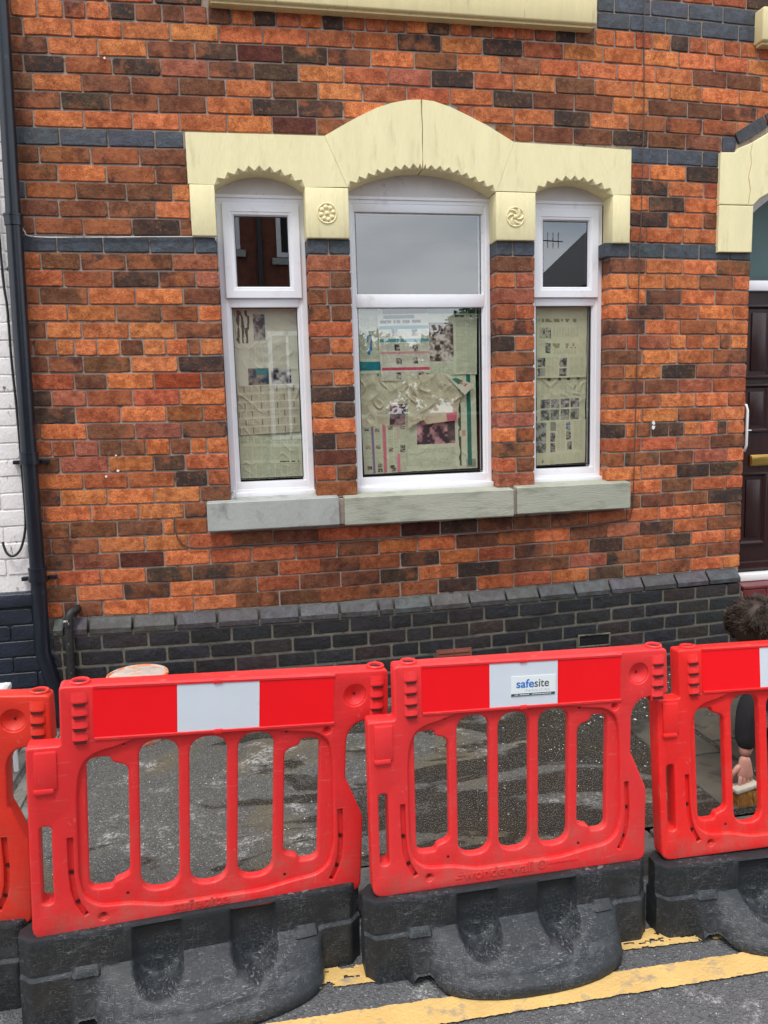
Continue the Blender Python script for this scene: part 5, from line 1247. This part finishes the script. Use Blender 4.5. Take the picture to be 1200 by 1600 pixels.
per = empty('person', (2.35, -1.30, .1)); tag(per, 'person with short brown hair in black clothes crouching to scrub the paving', 'person')
def pp(o): return loc(o, per)
# skeleton, world metres: pelvis, spine, neck, head ; right arm to the brush ; left arm ; two bent legs
J_ = dict(pel=(2.62, -1.10, .36), spi=(2.50, -1.17, .50), che=(2.34, -1.26, .64), nec=(2.17, -1.38, .735), hea=(2.06, -1.45, .80), top=(2.00, -1.49, .83),
          rs=(2.18, -1.47, .66), re=(1.985, -1.50, .48), rw=(1.965, -1.515, .285), ls=(2.30, -1.10, .70), le=(2.40, -.95, .48), lw=(2.58, -1.02, .50),
          rh=(2.62, -1.22, .36), rk=(2.36, -1.40, .46), ra=(2.58, -1.30, .18), rt=(2.42, -1.36, .125), lh=(2.66, -1.02, .36), lk=(2.36, -1.00, .50), la=(2.56, -.98, .18), lt=(2.40, -1.00, .125))
names = list(J_); ix = {n: i for i, n in enumerate(names)}
E_ = [('pel', 'spi'), ('spi', 'che'), ('che', 'nec'), ('nec', 'hea'), ('hea', 'top'), ('che', 'rs'), ('rs', 're'), ('re', 'rw'), ('che', 'ls'), ('ls', 'le'), ('le', 'lw'), ('pel', 'rh'), ('rh', 'rk'), ('rk', 'ra'), ('ra', 'rt'), ('pel', 'lh'), ('lh', 'lk'), ('lk', 'la'), ('la', 'lt')]
Rd = dict(pel=.13, spi=.12, che=.135, nec=.055, hea=.088, top=.075, rs=.062, re=.040, rw=.026, ls=.062, le=.040, lw=.026, rh=.09, rk=.062, ra=.042, rt=.036, lh=.09, lk=.062, la=.042, lt=.036)
body = MB(); body.add(*skin_mesh('b', [J_[n] for n in names], [(ix[a], ix[b]) for a, b in E_], [Rd[n] for n in names], None, None))
# right hand: palm and five fingers closed over the brush block
def hand(w, d, side, fw):
    """w wrist, d direction of the hand, side towards the thumb, fw back-of-hand normal"""
    w, d, side, fw = Vector(w), Vector(d).normalized(), Vector(side).normalized(), Vector(fw).normalized()
    P = lambda a, b, c: tuple(w + d * a + side * b + fw * c)
    body.add(*skin_mesh('p', [P(-.02, 0, 0), P(.02, 0, .002), P(.055, .002, .004), P(.082, .0, .002)], [(0, 1), (1, 2), (2, 3)], [(.024, .020), (.028, .017), (.037, .015), (.036, .012)], None, None))
    for b, l, r in ((.028, .92, .0085), (.010, 1.02, .009), (-.009, .96, .0088), (-.027, .78, .0078)):
        body.add(*skin_mesh('f', [P(.060, b * .9, .003), P(.086, b, .006), P(.086 + .026 * l, b * 1.03, .000), P(.090 + .030 * l, b * 1.02, -.022 * l), P(.080 + .026 * l, b, -.040 * l)], [(i, i + 1) for i in range(4)], [r * 1.1, r * 1.08, r, r * .95, r * .8], None, None, 1))
    body.add(*skin_mesh('t', [P(.018, .020, -.002), P(.045, .042, -.010), P(.070, .050, -.022), P(.088, .044, -.034)], [(0, 1), (1, 2), (2, 3)], [.013, .012, .010, .008], None, None, 1))
hand((1.962, -1.518, .278), (-.03, -.10, -1), (-1, -.15, 0), (.12, -1, .1))
hand((2.585, -1.02, .505), (1, -.1, -.1), (0, -1, 0), (0, 0, 1))
# face: nose, brow and ears on the far, downward side
hd = Vector(J_['hea']); fd = Vector((-.62, -.25, -.70)).normalized()
body.lathe([(.0001, .030), (.010, .024), (.016, .006), (.017, -.01)], tuple(hd + fd * .085), 10)
for s in (-1, 1):
    e = hd + Vector((.25, -.9, .1)).normalized() * .080 * s; body.lathe([(.0001, .02), (.016, .012), (.020, 0), (.014, -.02), (.0001, -.026)], tuple(e), 10)
bo = pp(body.make('body', MT['skin'], smooth=60))
def gar(name, keys, edges, extra, m, cut=None):
    ns = list(keys); ii = {n: i for i, n in enumerate(ns)}
    V, F = skin_mesh(name, [keys[n][0] for n in ns], [(ii[a], ii[b]) for a, b in edges], [keys[n][1] + extra for n in ns], None, None)
    V = [(x + .004 * mn.noise((x * 22, y * 22, z * 30)), y + .005 * mn.noise((x * 25 + 9, y * 20, z * 38)), z + .003 * mn.noise((x * 20, y * 20 + 5, z * 20))) for x, y, z in V]
    return pp(obj(name, V, F, m, smooth=80))
jk = {n: (J_[n], Rd[n]) for n in ('pel', 'spi', 'che', 'rs', 're', 'ls', 'le')}
jk['nk'] = (tuple(Vector(J_['che']).lerp(Vector(J_['nec']), .75)), .06); jk['rc'] = (tuple(Vector(J_['re']).lerp(Vector(J_['rw']), .86)), .028); jk['lc'] = (tuple(Vector(J_['le']).lerp(Vector(J_['lw']), .86)), .028)
gar('jacket', jk, [('pel', 'spi'), ('spi', 'che'), ('che', 'nk'), ('che', 'rs'), ('rs', 're'), ('re', 'rc'), ('che', 'ls'), ('ls', 'le'), ('le', 'lc')], .014, MT['cloth'])
tk = {n: (J_[n], Rd[n]) for n in ('pel', 'rh', 'rk', 'ra', 'lh', 'lk', 'la')}
gar('trousers', tk, [('pel', 'rh'), ('rh', 'rk'), ('rk', 'ra'), ('pel', 'lh'), ('lh', 'lk'), ('lk', 'la')], .013, MT['jean'])
for s, k in ((0, 'r'), (1, 'l')):
    a, t = Vector(J_[k + 'a']), Vector(J_[k + 't']); d = (t - a).normalized()
    V, F = skin_mesh('shoe', [tuple(a + Vector((.03, 0, -.035))), tuple(a.lerp(t, .6) + Vector((0, 0, -.012))), tuple(t + Vector((-.05, 0, .018)))], [(0, 1), (1, 2)], [(.045, .045), (.044, .035), (.038, .026)], None, None); V = [(x, y, max(z, .104)) for x, y, z in V]
    pp(obj('shoe', V, F, MT['shoe'], smooth=60))
# hair: a cap of short locks
hc = hd.lerp(Vector(J_['top']), .45) + Vector((.0, .0, .004)); V = []; F = []
cap = MB(); bm = bmesh.new(); bmesh.ops.create_icosphere(bm, subdivisions=4, radius=1); 
for v in bm.verts:
    n_ = v.co.copy(); r = .108 + .010 * mn.noise(n_ * 3) + .004 * mn.noise(n_ * 11)
    if n_.dot(fd) > .68: r *= .86
    v.co = hc + Vector((n_.x * r * 1.05, n_.y * r * .92, n_.z * r * 1.0))
bm.verts.index_update(); cap.add([v.co.copy() for v in bm.verts], [[v.index for v in f.verts] for f in bm.faces]); bm.free()
crown = (Vector((.25, -.35, .9))).normalized()
for i in range(8000):
    n_ = Vector(rng.normal(size=3)).normalized()
    if n_.dot(fd) > .66: continue
    r = .106; p = hc + Vector((n_.x * r * 1.05, n_.y * r * .92, n_.z * r)); fl = (n_ - crown * n_.dot(crown)); fl = fl.normalized() if fl.length > .05 else Vector((1, 0, 0))
    fl = (fl + Vector(rng.normal(size=3)) * .28 + Vector((mn.noise(n_ * 3), mn.noise(n_ * 3 + Vector((7, 0, 0))), mn.noise(n_ * 3 + Vector((0, 7, 0))))) * .9).normalized(); sd_ = n_.cross(fl).normalized() * .0011; l_ = rng.uniform(.018, .034)
    k = len(V); q = [p - n_ * .004, p + fl * l_ * .5 + n_ * .002, p + fl * l_ - n_ * (l_ * l_ * 3.5) + n_ * rng.uniform(-.002, .004)]
    V += [q[0] - sd_, q[0] + sd_, q[1] - sd_, q[1] + sd_, q[2]]; F += [(k, k + 1, k + 3, k + 2), (k + 2, k + 3, k + 4)]
k = len(cap.V); cap.add(V, F); pp(cap.make('hair', MT['hair'], smooth=60, fix=False))
# the brush
br = empty('hand_brush', (1.96, -1.535, .1)); tag(br, 'pale wooden hand brush with orange bristles held by the crouching person', 'brush')
o = loc(MB().box(-.058, .050, -.020, .020, -.010, .012, .006).make('brush_block', MT['wood'], smooth=50), br); o.matrix_parent_inverse = Matrix.Identity(4); o.location = (-.004, -.008, .075); o.rotation_euler = (0, R(-9), R(5))
mb = MB()
for i in range(900):
    x = rng.uniform(-.050, .048); y = rng.uniform(-.018, .018); tx = x * 1.22 + rng.normal(0, .004); ty = y * 1.6 + rng.normal(0, .005)
    zt_ = .066 - x * .12; a = Vector((x - .004, y - .008, zt_)); b = Vector((tx - .004, ty - .008, rng.uniform(.002, .012))); s = .0011
    k = len(mb.V); mb.V += [tuple(a + Vector((-s, 0, 0))), tuple(a + Vector((s, 0, 0))), tuple(b + Vector((s * .6, 0, 0))), tuple(b + Vector((-s * .6, 0, 0)))]; mb.F.append((k, k + 1, k + 2, k + 3))
o = mb.make('bristles', MT['bristle'], fix=False); o.parent = br; tag(o, kind='stuff')
# ================================================================ bucket, white stool
bk = empty('bucket', (-.535, -.27, .1)); tag(bk, 'orange bucket spattered with cement standing by the dark plinth', 'bucket')
o = MB().lathe([(.0001, .0), (.105, .0), (.110, .01), (.138, .325), (.146, .327), (.150, .332), (.148, .340), (.138, .342), (.134, .334)], (0, 0, 0), 40).make('shell', MT['bucket'], bk, smooth=50)
o = MB().lathe([(.136, .335), (.110, .342), (.05, .350), (.0001, .352)], (0, 0, 0), 40).make('cement_filling', MT['cement'], bk, smooth=60)
o = MB().tube([(.14 * math.cos(t), -.03 - .03 * math.sin(t), .315 - .05 * math.sin(t)) for t in [math.pi * i / 14 for i in range(15)]], .003, 6).make('handle', MT['iron'], bk, smooth=60)
ws = empty('step_stool', (-1.12, -.62, .1)); tag(ws, 'white plastic folding stool standing by the navy plinth', 'stool')
MB().box(-.16, .07, -.12, .12, .40, .43, .008).make('seat', MT['whitep'], ws, smooth=40)
for x in (-.15, .05):
    for y in (-.11, .09): MB().box(x, x + .02, y, y + .02, .0, .40, .004).make('leg', MT['whitep'], ws, smooth=40)
o = MB().box(-.012, .012, -.016, .0, -.05, .085, .005).make('hinge_arm', MT['whitep'], ws, smooth=40); o.location = (.075, -.13, .44); o.rotation_euler = (0, R(38), 0)
MB().lathe([(.0001, -.012), (.022, -.012), (.024, 0), (.022, .012), (.0001, .012)], (.10, -.125, .425), 20, 'y').make('hinge_cap', MT['whitep'], ws, smooth=40)
# ================================================================ across the street (seen in the glass)
def far_house(x0, x1, y, h, label, wins, gable=False, pipe_x=None, depth=7):
    t = empty('facing_house', ((x0 + x1) / 2, y, .1)); tag(t, label, 'house')
    loc(MB().box(x0, x1, y - depth, y, .0, h).make('wall', MT['facebrick']), t)
    if gable:
        ym = (x0 + x1) / 2; loc(MB().add([(x0 - .2, y + .15, h), (x1 + .2, y + .15, h), (ym, y + .15, h + 2.6), (x0 - .2, y - depth, h), (x1 + .2, y - depth, h), (ym, y - depth, h + 2.6)], [(0, 1, 2), (3, 5, 4), (0, 2, 5, 3), (1, 4, 5, 2), (0, 3, 4, 1)]).make('roof', MT['roof']), t)
    else: loc(MB().add([(x0, y + .25, h), (x1, y + .25, h), (x0, y - depth / 2, h + 2), (x1, y - depth / 2, h + 2), (x0, y - depth, h), (x1, y - depth, h)], [(0, 1, 3, 2), (2, 3, 5, 4), (0, 2, 4), (1, 5, 3), (0, 4, 5, 1)]).make('roof', MT['roof']), t)
    for a, b, c, d in wins:
        mb = MB(); V, F = ring(a, b, c, d, [(0, 0), (0, .03), (.09, .03), (.09, 0)]); mb.add([(p[0], y + p[1], p[2]) for p in V], F); m_ = (c + d) / 2; mb.box(a, b, y, y + .035, m_ - .04, m_ + .04); mb.box((a + b) / 2 - .025, (a + b) / 2 + .025, y, y + .03, c, d)
        w_ = loc(mb.make('window', MT['upvc']), t); p = loc(MB().box(a + .05, b - .05, y + .002, y + .012, c + .05, d - .05).make('pane', MT['dark']), t)
        loc(MB().box(a - .1, b + .1, y, y + .08, c - .15, c - .02).make('window_sill', MT['sill']), t)
    if pipe_x: loc(MB().tube([(pipe_x, y + .08, .1), (pipe_x, y + .08, h)], .05, 10).make('drainpipe', MT['pipe']), t)
    loc(MB().box(x0, x1, y, y + .05, 3.85, 4.1).make('string_course', MT['roof']), t)
far_house(-9, 1.75, -11.9, 7.2, 'red brick house facing across the street with white windows', [(-.75, .30, 4.9, 6.4), (1.02, 1.62, 4.75, 6.4), (.75, 1.55, 1.1, 3.3), (-.9, -.1, 1.1, 3.3), (-3.4, -2.4, 4.8, 6.4), (-3.4, -2.2, 1.1, 3.0), (-6, -5, 4.8, 6.4)], pipe_x=.68)
far_house(8.35, 13.8, -11.9, 4.4, 'gabled brick house facing across the street with a slate roof', [(8.2, 9.4, 1.1, 2.9), (10.5, 11.7, 1.1, 2.9)], gable=True)
ar_ = empty('tv_aerial', (7.0, -13.2, .1)); tag(ar_, 'thin rooftop television aerial on a mast across the street', 'aerial')
loc(MB().tube([(7.0, -13.2, .1), (7.0, -13.2, 5.55)], .03, 8).make('mast', MT['iron']), ar_)
mb = MB().tube([(6.5, -13.2, 5.45), (7.7, -13.2, 5.40)], .013, 6)
for i in range(9): mb.tube([(6.55 + i * .13, -13.2, 5.25), (6.55 + i * .13, -13.2, 5.6)], .008, 5)
for s in (-1, 1): mb.tube([(6.5, -13.2, 5.45), (6.36, -13.2, 5.45 + .32 * s)], .015, 5)
loc(mb.make('antenna', MT['iron']), ar_)
def tree(x, y, h, r, n, label):
    t = empty('garden_tree', (x, y, .1)); tag(t, label, 'tree')
    tr_ = MB().tube([(x, y, .0), (x + .05, y, h * .5), (x, y + .1, h * .8)], [.11, .08, .03], 8)
    for k in range(6):
        a = k * 1.05; tr_.tube([(x + .03, y, h * .45), (x + math.cos(a) * r * .5, y + math.sin(a) * r * .4, h * .7), (x + math.cos(a) * r * .8, y + math.sin(a) * r * .6, h * .85)], [.04, .025, .01], 5)
    loc(tr_.make('trunk', MT['bark']), t); V = []; F = []
    cl = [(rng.normal(0, r * .45), rng.normal(0, r * .4), rng.uniform(.45, .95) * h, rng.uniform(.25, .5) * r) for k in range(26)]
    for i in range(n):
        c = cl[i % 26]; d = Vector(rng.normal(size=3)).normalized() * c[3] * rng.uniform(.4, 1.05); p = Vector((x + c[0], y + c[1], c[2])) + d; s = rng.uniform(.04, .09); a = Vector(rng.normal(size=3)).normalized() * s; b = Vector(rng.normal(size=3)).normalized() * s
        if p.z < .2: continue
        k = len(V); V += [p - a, p + b, p + a, p - b]; F.append((k, k + 1, k + 2, k + 3))
    tag(loc(obj('crown', V, F, MT['leaf']), t), kind='stuff')
tree(5.3, -13.0, 3.75, 1.5, 9000, 'bushy garden tree across the street, right of the wide gap')
tree(2.9, -12.9, 3.3, 1.3, 7000, 'lower bushy tree across the street beside the brick house')
tree(6.2, -12.6, 3.2, 1.2, 6000, 'small bushy tree across the street near the gabled house')
loc_w = empty('garden_wall', (4.4, -12.1, .1)); tag(loc_w, 'low brick garden wall across the street between two houses', 'wall')
loc(MB().box(1.76, 7.04, -12.25, -12.05, .0, 1.5).make('wall', MT['facebrick']), loc_w); loc(MB().box(1.76, 7.04, -12.29, -12.01, 1.5, 1.56).make('coping', MT['sill']), loc_w)
per.location.x -= .02; br.location.x -= .02
